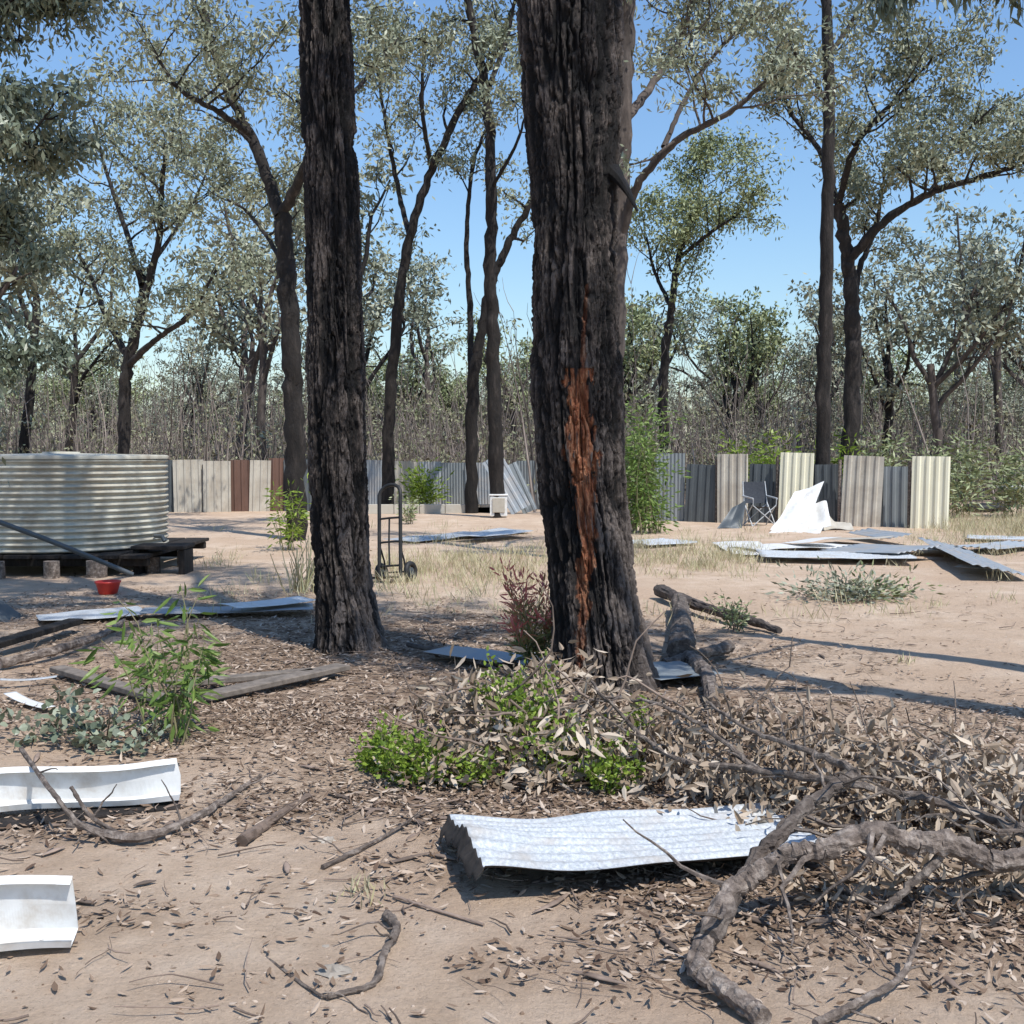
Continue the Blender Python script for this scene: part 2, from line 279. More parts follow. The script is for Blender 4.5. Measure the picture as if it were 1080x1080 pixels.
# ---------------- front trees
def ironbark(name,axis_px,d,widths,seed,scar=None,crown=(),stub=None):
    P=np.array([site(px,py,d) for px,py in axis_px]); P[0][2]=-.1
    top=P[-1]; slope=(P[-1]-P[-3])/(P[-1][2]-P[-3][2])
    P=np.vstack([P,top+slope*1.5,top+slope*3.6]); wd=list(widths)+[widths[-1]*.95,widths[-1]*.85]
    zs=P[:,2]; nz=760; na=300
    z=np.linspace(zs[0],zs[-1],nz); cx=np.interp(z,zs,P[:,0]); cy=np.interp(z,zs,P[:,1]); R=np.interp(z,zs,wd)/2
    k=np.ones(25)/25
    sm=lambda a: np.convolve(np.pad(a,12,'edge'),k,'valid')
    cx,cy,R=sm(cx),sm(cy),sm(R)
    th=np.arange(na)*2*math.pi/na; TH,ZZ=np.meshgrid(th,z); c,s=np.cos(TH),np.sin(TH); o=seed*7.3
    kk=R.mean()
    wob=vn(c*1.2+o,s*1.2,ZZ*.7)
    wx=(vn(c*3+o,s*3,ZZ*1.8)-.5)*1.5+(vn(c*9+o,s*9,ZZ*8)-.5)*.7+(vn(c*20+o,s*20,ZZ*22)-.5)*.3
    f1=np.abs(vn(c*kk*18+o+wx,s*kk*18+wx,ZZ*1.1)*2-1); f2=np.abs(vn(c*kk*40+o+3+wx,s*kk*40+wx,ZZ*3.6+5)*2-1)
    fiss=1-sstep(0,.32,f1); fis2=1-sstep(0,.26,f2); chunk=vn(c*kk*120+o,s*kk*120,ZZ*34); fin=vn(c*kk*260+o,s*kk*260,ZZ*70)
    zc=ZZ*7+vn(c*6+o,s*6,ZZ)*6
    cr=(1-sstep(0,.14,np.abs(vn(c*kk*16+o,s*kk*16,zc)*2-1)))*(vn(c*4+o,s*4,ZZ*2)>.35)
    plate=vn(c*kk*16+o+5,s*kk*16,ZZ*3.0)
    rr=R[:,None]*(1+.18*(wob-.5))-.042*fiss-.018*fis2-.016*cr+.016*(chunk-.5)+.012*(fin-.5)+.026*(plate-.5)+.016
    base=np.exp(-np.clip(ZZ,0,9)/.28); rr+=base*.07*(.4+np.cos(TH*4+o)*.5+.6*vn(c*2+o,s*2,0*ZZ))
    ridge=np.clip(1-fiss*1.0-fis2*.6-cr*.6+(chunk-.5)*.8,0,1)
    sc=np.zeros_like(rr)
    if scar:
        for (z0,z1,off0,off1,w0,w1,amt) in scar:
            t=(ZZ-z0)/(z1-z0); off=off0+(off1-off0)*t; w=w0+(w1-w0)*t
            xl=rr*c-off+(vn(ZZ*5,ZZ*0,1+o)-.5)*.06
            msk=(np.abs(xl)<w*(.35+1.1*vn(ZZ*17,TH*14,2.)))&(s<-.1)&(t>0)&(t<1)
            sc=np.maximum(sc,msk*amt*sstep(.15,.35,vn(c*34,s*34,ZZ*7)))
        rr-=.014*(sc>.3)
    V=np.stack([cx[:,None]+rr*c,cy[:,None]+rr*s,ZZ],-1)
    mb=MB(); i=np.arange(nz-1)[:,None]*na; j=np.arange(na)[None]; j2=(j+1)%na
    mb.add(V,np.stack([i+j,i+j2,i+na+j2,i+na+j],-1).reshape(-1,4),0,.5)
    sunlit_side=np.exp(-np.clip(ZZ,0,9)/1.0)*sstep(-.6,.8,c+.6*(vn(c*2,s*2,ZZ)-.3))  # sunlight painted into the bark colour: paler low on the right side
    nv=mb.n; att={'ridge':ridge.ravel(),'scar':sc.ravel(),'sunlit_side':sunlit_side.ravel()}
    if stub:
        a=np.array(stub[0]);b=np.array(stub[1]); tube(mb,spline([a,(a+b)/2+[0,0,.03],b],4),np.linspace(.05,.008,9),9,0,True,.3)
    tp=np.array([cx[-1],cy[-1],z[-1]])
    for (dx,dy,dz,r) in crown:
        e=tp+np.array([dx,dy,dz]); L=spline([tp-[0,0,.3],tp+np.array([dx*.3,dy*.3,dz*.45]),tp+np.array([dx*.7,dy*.6,dz*.75]),e],6)
        rd=np.linspace(r,r*.3,len(L)); tube(mb,L,rd,9,1,False,.1)
        subs(mb,L,rd,.3,7,2.2,4,.42,32,.18,.05,2,1)
    for k_ in att: att[k_]=np.concatenate([att[k_],np.full(mb.n-nv,0.)])
    return mb.build(name,[M['iron'],M['bark'],M['neargum']],[1],pattr=att)
def subs(mb,pts,rad,t0,nsec,seclen,nter,cr,nl,ll,lw,lmat=1,bmat=0,down=1.0,up=.06,squash=.65):
    n=len(pts)
    for k in range(nsec):
        t=t0+(1-t0)*(k+rng.random())/nsec; x=t*(n-1); i=min(int(x),n-2); fr=x-i
        p=pts[i]*(1-fr)+pts[i+1]*fr; tg=norm(pts[i+1]-pts[i]); r=(rad[i]*(1-fr)+rad[i+1]*fr)*.5
        hv=rng.normal(0,1,3); hv[2]*=.4; d=norm(tg*.55+norm(hv)*.9+np.array([0,0,.25]))
        L=seclen*rng.uniform(.55,1.2)*(1-.35*t); w=walk(p,d,L,6,.22,up); rs=np.linspace(max(r,.012),.008,7); tube(mb,w,rs,5,bmat)
        for j in range(nter):
            t2=rng.uniform(.3,1) if j else 1.0; y=t2*6; i2=min(int(y),5); q=w[i2]*(1-y+i2)+w[i2+1]*(y-i2)
            hv=rng.normal(0,1,3); hv[2]*=.5; w2=walk(q,norm(w[i2+1]-w[i2])*.5+norm(hv)*.8,L*.38*rng.uniform(.6,1.2),3,.3,up); tube(mb,w2,np.linspace(.012,.004,4),3,bmat)
            for c,sz in ((w2[-1],1),(w2[1],.7)):
                clump(mb,c,cr*sz*rng.uniform(.7,1.3),int(nl*sz*rng.uniform(.2,1.5)),ll,lw,lmat,down,squash)
def clump(mb,c,r,n,ll,lw,mat,down=1.0,squash=.65):
    if n<1: return
    g=rng.normal(0,1,(n,3))*np.array([1,1,squash])*r*.48+c
    d=rng.normal(0,.75,(n,3)); d[:,2]-=down*rng.uniform(.1,.9,n)
    b=rng.random()
    leaves(mb,g,d,ll*rng.uniform(.6,1.3,n),lw*rng.uniform(.7,1.3,n),mat,np.clip(b*.5+rng.random(n)*.5,0,1))
w=lambda px,d: px/F*d
ironbark('ironbark_tree',[(372,700),(368,660),(361,600),(357,500),(355,400),(352,300),(349,200),(345,100),(342,0)],8.95,
  [w(66,8.95),w(62,8.95),w(56,8.95),w(56,8.95),w(57,8.95),w(54,8.95),w(52,8.95),w(50,8.95),w(50,8.95)],1,
  crown=[(-2.0,-1.5,4,.11),(1.2,-2.2,4.5,.1),(-.5,1.2,5.5,.12),(-2.8,.3,2.8,.08),(1.9,.2,3.8,.09)])
d=7.5
ironbark('ironbark_tree',[(640,733),(634,690),(623,600),(613,500),(608,400),(607,300),(606,200),(602,100),(599,0)],d,
  [w(90,d),w(88,d),w(84,d),w(84,d),w(94,d),w(88,d),w(86,d),w(96,d),w(102,d)],2,
  scar=[(1.45,2.15,-.01,.01,.10,.085,1.0),(.75,1.5,-.04,-.0,.045,.085,.9),(.1,.9,-.16,-.06,.025,.045,.6),(2.0,2.7,.03,.05,.02,.01,.45)],
  stub=(site(645,180,7.4),site(672,222,7.2)),
  crown=[(-1.6,-2.2,4,.13),(2.0,-1.8,3.6,.12),(.6,1.0,5.2,.13),(-2.6,-.6,3.6,.1),(.3,-3.6,2.6,.1)])

# ---------------- mid-distance trees
def gum(name,limbs,d,t0=.45,nsec=6,seclen=2.0,nter=4,cr=.5,nl=55,ll=.16,lw=.055,bark='bark',leaf='gumleaf',down=1.0,base0=True,world=False):
    mb=MB()
    for li,L in enumerate(limbs):
        pts,r0,r1=L[0],L[1],L[2]; leafy=L[3] if len(L)>3 else t0; ns=L[4] if len(L)>4 else nsec
        P=np.array(pts,float) if world else np.array([site(q[0],q[1],d+(q[2] if len(q)>2 else 0)) for q in pts])
        if li==0 and base0: P[0][2]=-.15
        S=spline(P,10); S[1:-1]+=rng.normal(0,r0*.10,S[1:-1].shape); rd=np.linspace(r0,r1,len(S)); tube(mb,S,rd,12,0,False,.2)
        if ns>0: subs(mb,S,rd,leafy,ns,seclen,nter,cr,nl,ll,lw,1,0,down)
    return mb.build(name,[M[bark],M[leaf]],[0])
gum('added_shade_tree',[([(130,485),(131,430),(136,380),(148,330),(152,285,.5)],.17,.11,.8,1),([(136,385),(162,360,-1),(200,332,-2),(228,285,-2.5)],.09,.03,.4,8),
 ([(136,380),(110,330,1),(95,290,2),(70,245,2)],.09,.03,.4,8),([(150,325),(168,250,-.5),(172,180,-1),(192,110,-1)],.10,.03,.25,11),([(150,300),(132,240,1),(112,180,2),(98,125,2)],.08,.03,.25,10),
 ([(152,290),(200,220,1.5),(222,170,2)],.06,.02,.3,8)],28,seclen=2.2,cr=.55,nl=55)
gum('added_shade_tree',[([(314,560),(311,460),(308,380),(303,290),(296,225)],.19,.15,.8,0),([(296,228),(272,160,.5),(238,90,1),(218,20,1.5),(205,-70,1.5)],.12,.04,.25,12),
 ([(298,225),(318,185,-.5),(332,140,-1),(345,60,-1),(350,-30,-1)],.10,.04,.35,9),([(262,140),(225,115,-1),(190,95,-2),(165,60,-2)],.06,.02,.3,9),
 ([(303,290),(285,255,1),(262,225,2),(240,210,2)],.05,.02,.3,7),([(330,140),(380,90,1.5),(420,40,2)],.06,.02,.3,7)],20,seclen=1.8,cr=.45,nl=60,ll=.13,lw=.042)
gum('added_shade_tree',[([(408,500),(412,420),(420,330),(432,250),(455,180),(488,110),(520,60),(540,10)],.18,.05,.6,9),([(432,250),(418,190,1),(405,120,1),(395,50,1)],.08,.03,.35,8),
  ([(455,180),(445,110,-1),(450,30,-1)],.07,.03,.3,7)],30,seclen=2.0,nl=46)
gum('added_shade_tree',[([(525,500),(521,400),(517,300),(518,200),(513,100),(497,20),(482,-60)],.19,.08,.7,6),([(516,90),(535,40,1),(548,-30,1)],.07,.03,.2,7),
 ([(518,200),(545,150,-1),(560,100,-1)],.05,.02,.5,5)],27,seclen=1.8,nl=42)
gum('added_shade_tree',[([(497,500),(499,410),(506,360),(518,300),(534,262),(560,212),(585,170)],.17,.06,.7,4),([(497,420),(496,330,1),(492,250,1),(500,170,1),(520,120,1)],.10,.03,.6,6)],29,seclen=1.8,nl=40)
gum('added_shade_tree',[([(645,590),(646,450),(650,340),(655,200),(660,60),(663,-70)],.14,.11,.85,4),([(655,250),(672,196,-.3),(712,150,-.6),(770,118,-1),(812,82,-1.2)],.07,.025,.5,9),
  ([(658,130),(690,85,.5),(722,30,1),(740,-40,1)],.07,.03,.3,10),([(662,40),(640,-20,1),(610,-90,1)],.06,.03,.2,6),([(700,155),(725,100,.5),(760,50,1),(800,10,1)],.04,.02,.3,9)],16,seclen=1.5,cr=.36,nl=44,ll=.115,lw=.034,bark='barkgrey')
gum('added_shade_tree',[([(702,500),(700,400),(708,325),(716,272),(735,225)],.17,.06,.6,7),([(708,325),(690,285,1),(682,250,1)],.07,.03,.3,6),([(716,272),(750,245,-1),(780,225,-1)],.07,.03,.3,8),([(735,225),(738,195,1),(725,170,1)],.05,.02,.1,8)],34,seclen=2.0,cr=.6,nl=65,leaf='oliveleaf')
gum('added_shade_tree',[([(868,525),(869,400),(872,250),(874,100),(870,-20),(868,-120)],.17,.10,.8,5),([(873,60),(900,20,1),(925,-40,1)],.06,.02,.4,5),([(873,110),(850,70,-1),(815,30,-1)],.05,.02,.4,6)],25,seclen=1.6,nl=45)
gum('added_shade_tree',[([(894,500),(899,410),(899,330),(893,270),(884,215)],.24,.14,.9,1),([(893,278),(930,236,-.5),(980,205,-1),(1040,185,-1.5),(1100,165,-2)],.13,.04,.4,12),([(900,330),(906,285,.6),(925,235,1),(935,160,1)],.10,.03,.4,9),
  ([(884,215),(865,160,1),(835,120,1.5),(822,85,2)],.09,.03,.2,11),([(884,215),(905,150,-1),(950,100,-1.5),(985,60,-2)],.09,.03,.3,12),([(980,205),(1010,150,0),(1050,110,0)],.06,.02,.2,10)],28,seclen=2.0,cr=.5,nl=66)
gum('added_shade_tree',[([(-170,640),(-165,450),(-150,200),(-130,0),(-110,-200)],.16,.10,.95,0),([(-140,100),(-70,40,.5),(0,10,.8),(50,10,1)],.06,.02,.3,14),([(-150,200),(-90,160,-.3),(-30,140,-.4),(30,150,-.4)],.05,.015,.35,14),
  ([(-130,0),(-60,-30,.8),(20,-50,1),(80,-40,1)],.05,.02,.3,10),([(-155,320),(-100,270,.5),(-50,245,.8),(5,240,.8)],.04,.012,.35,11),([(-160,400),(-100,385,0),(-40,370,0),(0,380,0)],.035,.012,.35,8),([(-160,480),(-100,470,0),(-40,450,0),(0,470,0)],.03,.012,.35,6)],9.5,seclen=.85,cr=.24,nl=60,ll=.09,lw=.030,leaf='neargum',down=1.8)
gum('added_shade_tree',[([(1330,760),(1325,500),(1310,200),(1290,-80),(1270,-250)],.14,.08,.95,0),([(1295,-60),(1200,-85,.2),(1100,-60,.3),(1000,-40,.4),(940,-15,.4)],.04,.008,.4,9),([(1290,-80),(1180,-50,-.6),(1090,-20,-.8),(1040,-5,-.8)],.03,.008,.4,8)],7,seclen=.42,nter=3,cr=.15,nl=34,ll=.11,lw=.024,leaf='neargum',down=3.5)
# unseen tree added right of viewpoint to throw dappled shade on the trunks' feet
gum('added_shade_tree',[([(6.0,3.4,0),(5.8,3.6,3),(5.4,3.8,6),(5.0,4.0,8)],.2,.13,.9,0),([(5.0,4.0,8),(4.0,4.4,9.3),(2.8,4.9,10.4),(1.6,5.2,11)],.1,.03,.3,10),([(5.1,4.0,7.6),(4.2,5.0,8.8),(3.0,5.8,9.4),(2.2,6.8,9.8)],.1,.03,.3,10),
  ([(5.0,4.0,8),(5.0,4.4,10),(4.3,5.4,11.5)],.09,.03,.3,6),([(5.2,3.9,7),(3.8,3.7,8.2),(2.2,4.0,9.2)],.08,.03,.35,6)],0,seclen=1.8,nter=4,cr=.32,nl=26,ll=.17,lw=.04,leaf='neargum',world=True)

# ---------------- forest prototypes
def proto(i,leaf):
    mb=MB(); H=rng.uniform(9.5,13); tr=walk((0,0,-.2),(rng.normal(0,.06),rng.normal(0,.06),1),H*.5,6,.05,.1); tube(mb,tr,np.linspace(.19,.12,7),7)
    for k in range(rng.integers(4,6)):
        a=rng.random()*6.28; s=tr[-1-rng.integers(0,3)]; L=walk(s,(math.cos(a)*.6,math.sin(a)*.6,1),H*rng.uniform(.35,.52),7,.16,.1); rd=np.linspace(.10,.03,8); tube(mb,L,rd,5)
        subs(mb,L,rd,.2,6,2.1,3,.6,21,.26,.10,1,0)
    for k in range(2): clump(mb,tr[2]+rng.normal(0,.6,3),.6,40,.22,.08,1)
    return mb.build('forest_tree_mesh%d'%i,[M['barkgrey'] if i%2 else M['bark'],M[leaf]],[0],link=False)
protos=[proto(i,['gumleaf2','gumleaf2','gumleaf2','oliveleaf','gumleaf2','gumleaf2','oliveleaf'][i]) for i in range(7)]
forest=empty('distant_forest')
def ft(px,d,s,i=None):
    x=(px-540)/F*d; i=rng.integers(0,7) if i is None else i
    obj('tree',protos[i],forest,(x,d,0),rng.random()*6.28,(s*rng.uniform(.9,1.15),s*rng.uniform(.9,1.15),s))
for px,d,s,i in [(-60,34,1.2,1),(20,38,1.15,0),(70,44,1.05,4),(250,40,1.1,1),(215,58,.75,5),(280,36,1.0,5),(350,42,1.15,0),(385,52,1.15,2),(455,55,1.05,5),(545,50,.85,3),(640,48,.9,6),(680,56,1.1,2),(760,46,.9,6),(815,52,.9,3),(860,44,.9,1),(930,40,.95,2),(990,37,.95,1),(1050,42,1.0,5),(1090,48,1.2,1),(1130,36,1.1,0),(-120,42,1.1,2),(600,62,.9,6),(1010,60,1.2,5)]: ft(px,d,s,i)
for k in range(200):
    d=rng.uniform(58,135); x=rng.uniform(-.58,.58)*d+rng.normal(0,3); i=rng.integers(0,7); s=rng.uniform(.6,1.0)
    obj('tree',protos[i],forest,(x,d,0),rng.random()*6.28,(s*1.1,s*1.1,s*rng.uniform(.8,1.0)))
def thicket(i):
    mb=MB()
    for k in range(40):
        p=np.array([rng.uniform(-3.5,3.5),rng.uniform(-2.5,2.5),-.05]); h=rng.uniform(1.5,5.8)*(1 if rng.random()<.6 else .6)
        s=walk(p,(rng.normal(0,.12),rng.normal(0,.12),1),h,6,.08,.06); r=rng.uniform(.014,.05); tube(mb,s,np.linspace(r,.006,7),4)
        for j in range(rng.integers(2,6)):
            q=s[rng.integers(1,7)]; b=walk(q,(rng.normal(0,.6),rng.normal(0,.6),.7),rng.uniform(.3,1.1),3,.2,.1); tube(mb,b,np.linspace(.012,.004,4),3)
            if rng.random()<.45: clump(mb,b[-1],.25,rng.integers(4,12),.17,.065,1)
    for k in range(4): clump(mb,np.array([rng.uniform(-3,3),rng.uniform(-2,2),rng.uniform(.2,1.6)]),.8,45,.22,.08,1)
    return mb.build('thicket_mesh%d'%i,[M['stem'],M['scrub']],[0],link=False)
th=[thicket(i) for i in range(6)]
und=empty('scrub_thicket')
for k in range(330):
    d=35+90*rng.random()**1.1; x=rng.uniform(-.57,.57)*d
    if x>1.5 and d<38: d-=4
    s=rng.uniform(.75,1.15); obj('saplings',th[rng.integers(0,6)],und,(x,d,0),rng.random()*6.28,(s,s,s*rng.uniform(.8,1.15)))

# ---------------- fences
def ribbed(mb,w_,h,mat,profile='trap',pitch=.19,amp=.028,nz=6,curl=0):
    if profile=='trap':
        xs=[];ys=[];x=0
        while x<w_-1e-6:
            for fx,yy in ((0,0),(.42,0),(.55,-amp),(.82,-amp),(.95,0)):
                if x+fx*pitch<=w_: xs.append(x+fx*pitch); ys.append(yy)
            x+=pitch
        xs.append(w_); ys.append(0)
    else:
        n=int(w_/pitch*8); xs=np.linspace(0,w_,n+1); ys=amp*.5*np.sin(np.array(xs)/pitch*2*math.pi)
    xs=np.array(xs);ys=np.array(ys); z=np.linspace(0,h,nz); n=len(xs)
    def lay(o):
        Xx,Zz=np.meshgrid(xs,z); return np.stack([Xx,np.broadcast_to(ys,Xx.shape)+o+curl*(Zz/h)**2+.01*np.sin(Zz*2+w_*5),Zz],-1).reshape(-1,3)
    v=np.vstack([lay(0),lay(.004)]); idx=np.arange(n*nz).reshape(nz,n); q=np.stack([idx[:-1,:-1],idx[:-1,1:],idx[1:,1:],idx[1:,:-1]],-1).reshape(-1,4)
    m=n*nz; rim=[]
    for a,b in ((idx[0,:-1],idx[0,1:]),(idx[-1,1:],idx[-1,:-1]),(idx[1:,0],idx[:-1,0]),(idx[:-1,-1],idx[1:,-1])): rim.append(np.stack([a,a+m,b+m,b],-1))
    mb.add(v,np.vstack([q,q[:,::-1]+m]+rim),mat)
def fence(name,panels,d0,d1,ref):
    e=empty(name)
    for k,(x0,x1,top,mat,prof,dd) in enumerate(panels):
        t=(x0-ref[0])/(ref[1]-ref[0]); d=d0+(d1-d0)*t+dd; t2=(x1-ref[0])/(ref[1]-ref[0]); db=d0+(d1-d0)*t2+dd
        A=site(x0,500,d); B=site(x1,500,db); h=site(x0,top,d)[2]+.02; L=np.hypot(B[0]-A[0],B[1]-A[1])
        mb=MB(); ribbed(mb,L*1.01,h,0,prof,.19 if prof=='trap' else .09,.03 if prof=='trap' else .022)
        o=mb.build('panel_%d'%(k+1),[M[mat]],False,e); o.location=(A[0],A[1],-.02); o.rotation_euler=(math.radians(rng.normal(0,1)),math.radians(rng.normal(0,1.1)),math.atan2(B[1]-A[1],B[0]-A[0]))
        if k%2==0:
            m2=MB(); tube(m2,[A*[1,1,0]+[0,.08,-.1],A*[1,1,0]+[0,.08,h*.55],A*[1,1,0]+[0,.08,h-.12]],.04,8,0,True,.1); m2.build('post_%d'%(k+1),[M['wood']],True,e)
    return e
fence('corrugated_fence',[(690,722,478,'grey','corr',.2),(722,757,489,'darkgrey','trap',.1),(757,789,479,'beige','trap',-.05),(789,821,489,'darkgrey','trap',.1),(821,856,477,'cream','trap',-.1),(856,889,490,'darkgrey','trap',.1),
 (887,929,480,'beige','trap',-.2),(927,962,492,'grey','trap',.05),(961,1001,481,'cream','trap',-.35)],26,23.5,(690,1001))
fence('corrugated_fence',[(385,413,485,'galvblue','corr',0),(413,441,486,'beige','trap',-.05),(441,465,487,'galvblue','corr',0),(465,492,488,'grey','corr',.05),(492,520,488,'galvblue','corr',0),(520,546,490,'darkgrey','trap',.1),(546,580,486,'grey','corr',0),(580,612,487,'beige','trap',.1)],33,31,(385,570))
fence('corrugated_fence',[(166,184,485,'darkgrey','trap',.1),(183,215,485,'beige','trap',0),(214,243,486,'beige','trap',-.1),(243,263,485,'brown','trap',.05),(262,284,485,'beige','trap',0),(283,300,483,'brown','trap',.1),(300,330,485,'darkgrey','trap',0)],29.5,30,(170,300))
bed=MB()
for k in range(5):
    A=site(388+k*27,534,29); box(bed,(A[0]+.35,29+.02*k,.12),(.66,.06,.26),0,bev=.01)
box(bed,(site(388,534,29)[0]+1.7,29.4,.08),(3.3,.7,.24),1,bev=.03); bed.build('garden_bed',[M['beige'],M['litter']])

# ---------------- loose sheets
def sheet(name,c,w_,l,rz,mat,tilt=(0,0),prof='corr',pitch=.076,amp=.018,bend=0,lip=0,endmat=None,res=24,warp=0):
    nx_=int(w_/pitch*10); xs=np.linspace(-w_/2,w_/2,nx_+1); ys=np.linspace(-l/2,l/2,res)
    Xx,Yy=np.meshgrid(xs,ys); Zz=amp/2*np.sin(Xx/pitch*2*math.pi)*(1-.5*warp*vn(Xx*3+3,Yy*4,2.))+bend*(Yy/l*2)**2+.015*(vn(Xx*3,Yy*3,w_*9)-.5)+warp*.05*(vn(Xx*2,Yy*2.5,w_*5)-.5)
    if prof=='flat': Zz=bend*(Yy/l*2)**2+.05*(vn(Xx*2,Yy*2,w_*9)-.5)
    nl_=0
    if lip>0:
        Zz=Zz+.05*np.exp(-((Yy+l/2)/.2)**2)*vn(Xx*6,Yy*2,4)
        nl_=5; rows=[]; rz_=[]
        for k in range(nl_,0,-1):
            t=k/nl_; rag=.4+1.1*vn(xs*26,xs*0,8.2)
            rows.append(Yy[0]-.004-.035*t*np.sin(t*2)+.02*t*(vn(xs*18,xs*0,3.)-.5)); rz_.append(Zz[0]-lip*t*rag)
        Xx=np.vstack([Xx[:1]]*nl_+[Xx]); Yy=np.vstack(rows+[Yy]); Zz=np.vstack(rz_+[Zz])
    res=Xx.shape[0]
    n=len(xs); v=np.stack([Xx,Yy,Zz],-1).reshape(-1,3); idx=np.arange(n*res).reshape(res,n); q=np.stack([idx[:-1,:-1],idx[:-1,1:],idx[1:,1:],idx[1:,:-1]],-1).reshape(-1,4)
    mb=MB(); m=n*res; rim=[]
    for a,b in ((idx[0,:-1],idx[0,1:]),(idx[-1,1:],idx[-1,:-1]),(idx[1:,0],idx[:-1,0]),(idx[:-1,-1],idx[1:,-1])): rim.append(np.stack([a,a+m,b+m,b],-1))
    cut=nl_*(n-1)
    mb.add(np.vstack([v,v-[0,0,.003]]),q[cut:],0)
    if cut: mb.g.append((q[:cut],1,np.full(cut,.5)))
    mb.g.append((q[:,::-1]+m,1,np.full(len(q),.5))); mb.g.append((np.vstack(rim),1,np.full(sum(map(len,rim)),.5)))
    o=mb.build(name,[M[mat],M[endmat or mat]],True); o.location=c; o.rotation_euler=(math.radians(tilt[0]),math.radians(tilt[1]),rz); return o
sheet('corrugated_iron_sheet',(.50,4.26,.085),.70,1.40,math.radians(-76),'galv',(-2.5,-3),amp=.022,bend=.012,lip=.07,endmat='darkend',res=60,pitch=.085,warp=1)  # dark lip stands in for the shaded hollow at the raised end
def ground_sheet(px0,py0,px1,py1,wd,mat,z=.06,prof='corr',name='metal_sheet',tilt=(0,0)):
    A=gnd(px0,py0,z);B=gnd(px1,py1,z); c=(A+B)/2; c[2]=z; L=np.hypot(*(B-A)[:2]); rz=math.atan2(-(B-A)[0],(B-A)[1])
    return sheet(name,c,wd,L,rz,mat,tilt,prof,.12,.02,.01)
ground_sheet(785,578,880,574,.9,'white',.08,'flat'); ground_sheet(800,584,960,586,.9,'galv',.1); ground_sheet(885,575,970,583,1.0,'galvblue',.14,tilt=(3,4))
ground_sheet(665,573,718,570,.9,'galv',.07); ground_sheet(775,572,800,585,.8,'white',.05,'flat'); ground_sheet(940,576,1000,580,.6,'beige',.1,'flat')
ground_sheet(990,572,1055,602,.7,'galvblue',.12,tilt=(0,-12)); ground_sheet(1030,578,1085,572,.8,'galvblue',.1); ground_sheet(870,566,930,570,.8,'beige',.1,'flat',tilt=(4,0)); ground_sheet(905,560,950,566,.5,'galvblue',.14,tilt=(0,9)); ground_sheet(1020,566,1090,568,.7,'galv',.08); ground_sheet(840,568,872,572,.6,'white',.16,'flat',tilt=(5,7)); ground_sheet(1010,598,1045,600,.3,'beige',.06,'flat')
ground_sheet(40,652,150,645,.55,'galv',.05,'flat'); ground_sheet(150,645,330,640,.45,'galvblue',.07,'flat'); ground_sheet(420,570,545,558,.8,'galv',.05,'flat'); ground_sheet(490,566,550,560,.6,'white',.1,'flat')
ground_sheet(462,685,545,697,.35,'galvblue',.07,'flat'); ground_sheet(545,690,580,705,.3,'galvblue',.05,'flat'); ground_sheet(684,700,730,716,.5,'grey',.06,'flat'); ground_sheet(240,640,325,632,.4,'white',.12,'flat')
def leaner(name,px0,d,mat,lean,skew,prof='trap',wd=.8,ln=1.7,curl=0):
    mb=MB(); ribbed(mb,wd,ln,0,prof,.09 if prof=='corr' else .19,.018,12,curl); o=mb.build(name,[M[mat]],False); p=site(px0,500,d); o.location=(p[0],d,0.0)
    o.rotation_euler=(math.radians(lean),math.radians(skew),0); return o
leaner('metal_sheet',540,28.3,'galvblue',-16,-30,'trap',.55,1.65,.12)
leaner('metal_sheet',552,28.6,'grey',-14,-24,'trap',.4,1.4,.1)
def patch(name,P00,P10,P01,P11,seed,mat='white',amp=.14,n=16):
    u=np.linspace(0,1,n); U,Vv=np.meshgrid(u,u); U=U[...,None];Vv=Vv[...,None]
    v=(P00*(1-U)+P10*U)*(1-Vv)+(P01*(1-U)+P11*U)*Vv
    nn=norm(np.cross(P10-P00,P01-P00)); v=v+nn*(amp*(vn(U*2.2+seed,Vv*2.2,seed)-.5)+amp*.8*np.abs(U-.45)); v=v.reshape(-1,3)
    idx=np.arange(n*n).reshape(n,n); q=np.stack([idx[:-1,:-1],idx[:-1,1:],idx[1:,1:],idx[1:,:-1]],-1).reshape(-1,4)
    mb=MB(); mb.add(np.vstack([v,v+nn*.006]),np.vstack([q,q[:,::-1]+n*n]),0); return mb.build(name,[M[mat]],False)
S_=site
patch('buckled_metal_panel',S_(812,563,22.2),S_(846,566,22.0),S_(838,520,23.1),S_(869,511,23.2),2)
patch('buckled_metal_panel',S_(846,562,22.3),S_(876,557,22.4),S_(848,530,23.0),S_(870,534,23.1),6,'white',.2)
patch('buckled_metal_panel',S_(800,571,21.6),S_(862,573,21.4),S_(822,558,22.2),S_(868,560,22.3),9)
patch('buckled_metal_panel',S_(866,560,22.6),S_(900,562,22.6),S_(872,546,23.2),S_(892,552,23.2),12,'beige')
patch('buckled_metal_panel',S_(756,558,23.2),S_(782,559,23.2),S_(772,536,23.6),S_(786,530,23.6),14,'darkgrey')
mb=MB(); p=site(526,540,27); box(mb,(p[0],27,.30),(.42,.35,.52),0,bev=.03); box(mb,(p[0],26.81,.33),(.30,.03,.36),1,bev=.01); box(mb,(p[0],27,.58),(.46,.39,.04),0,bev=.01); mb.build('white_cooler_box',[M['white'],M['beige']])
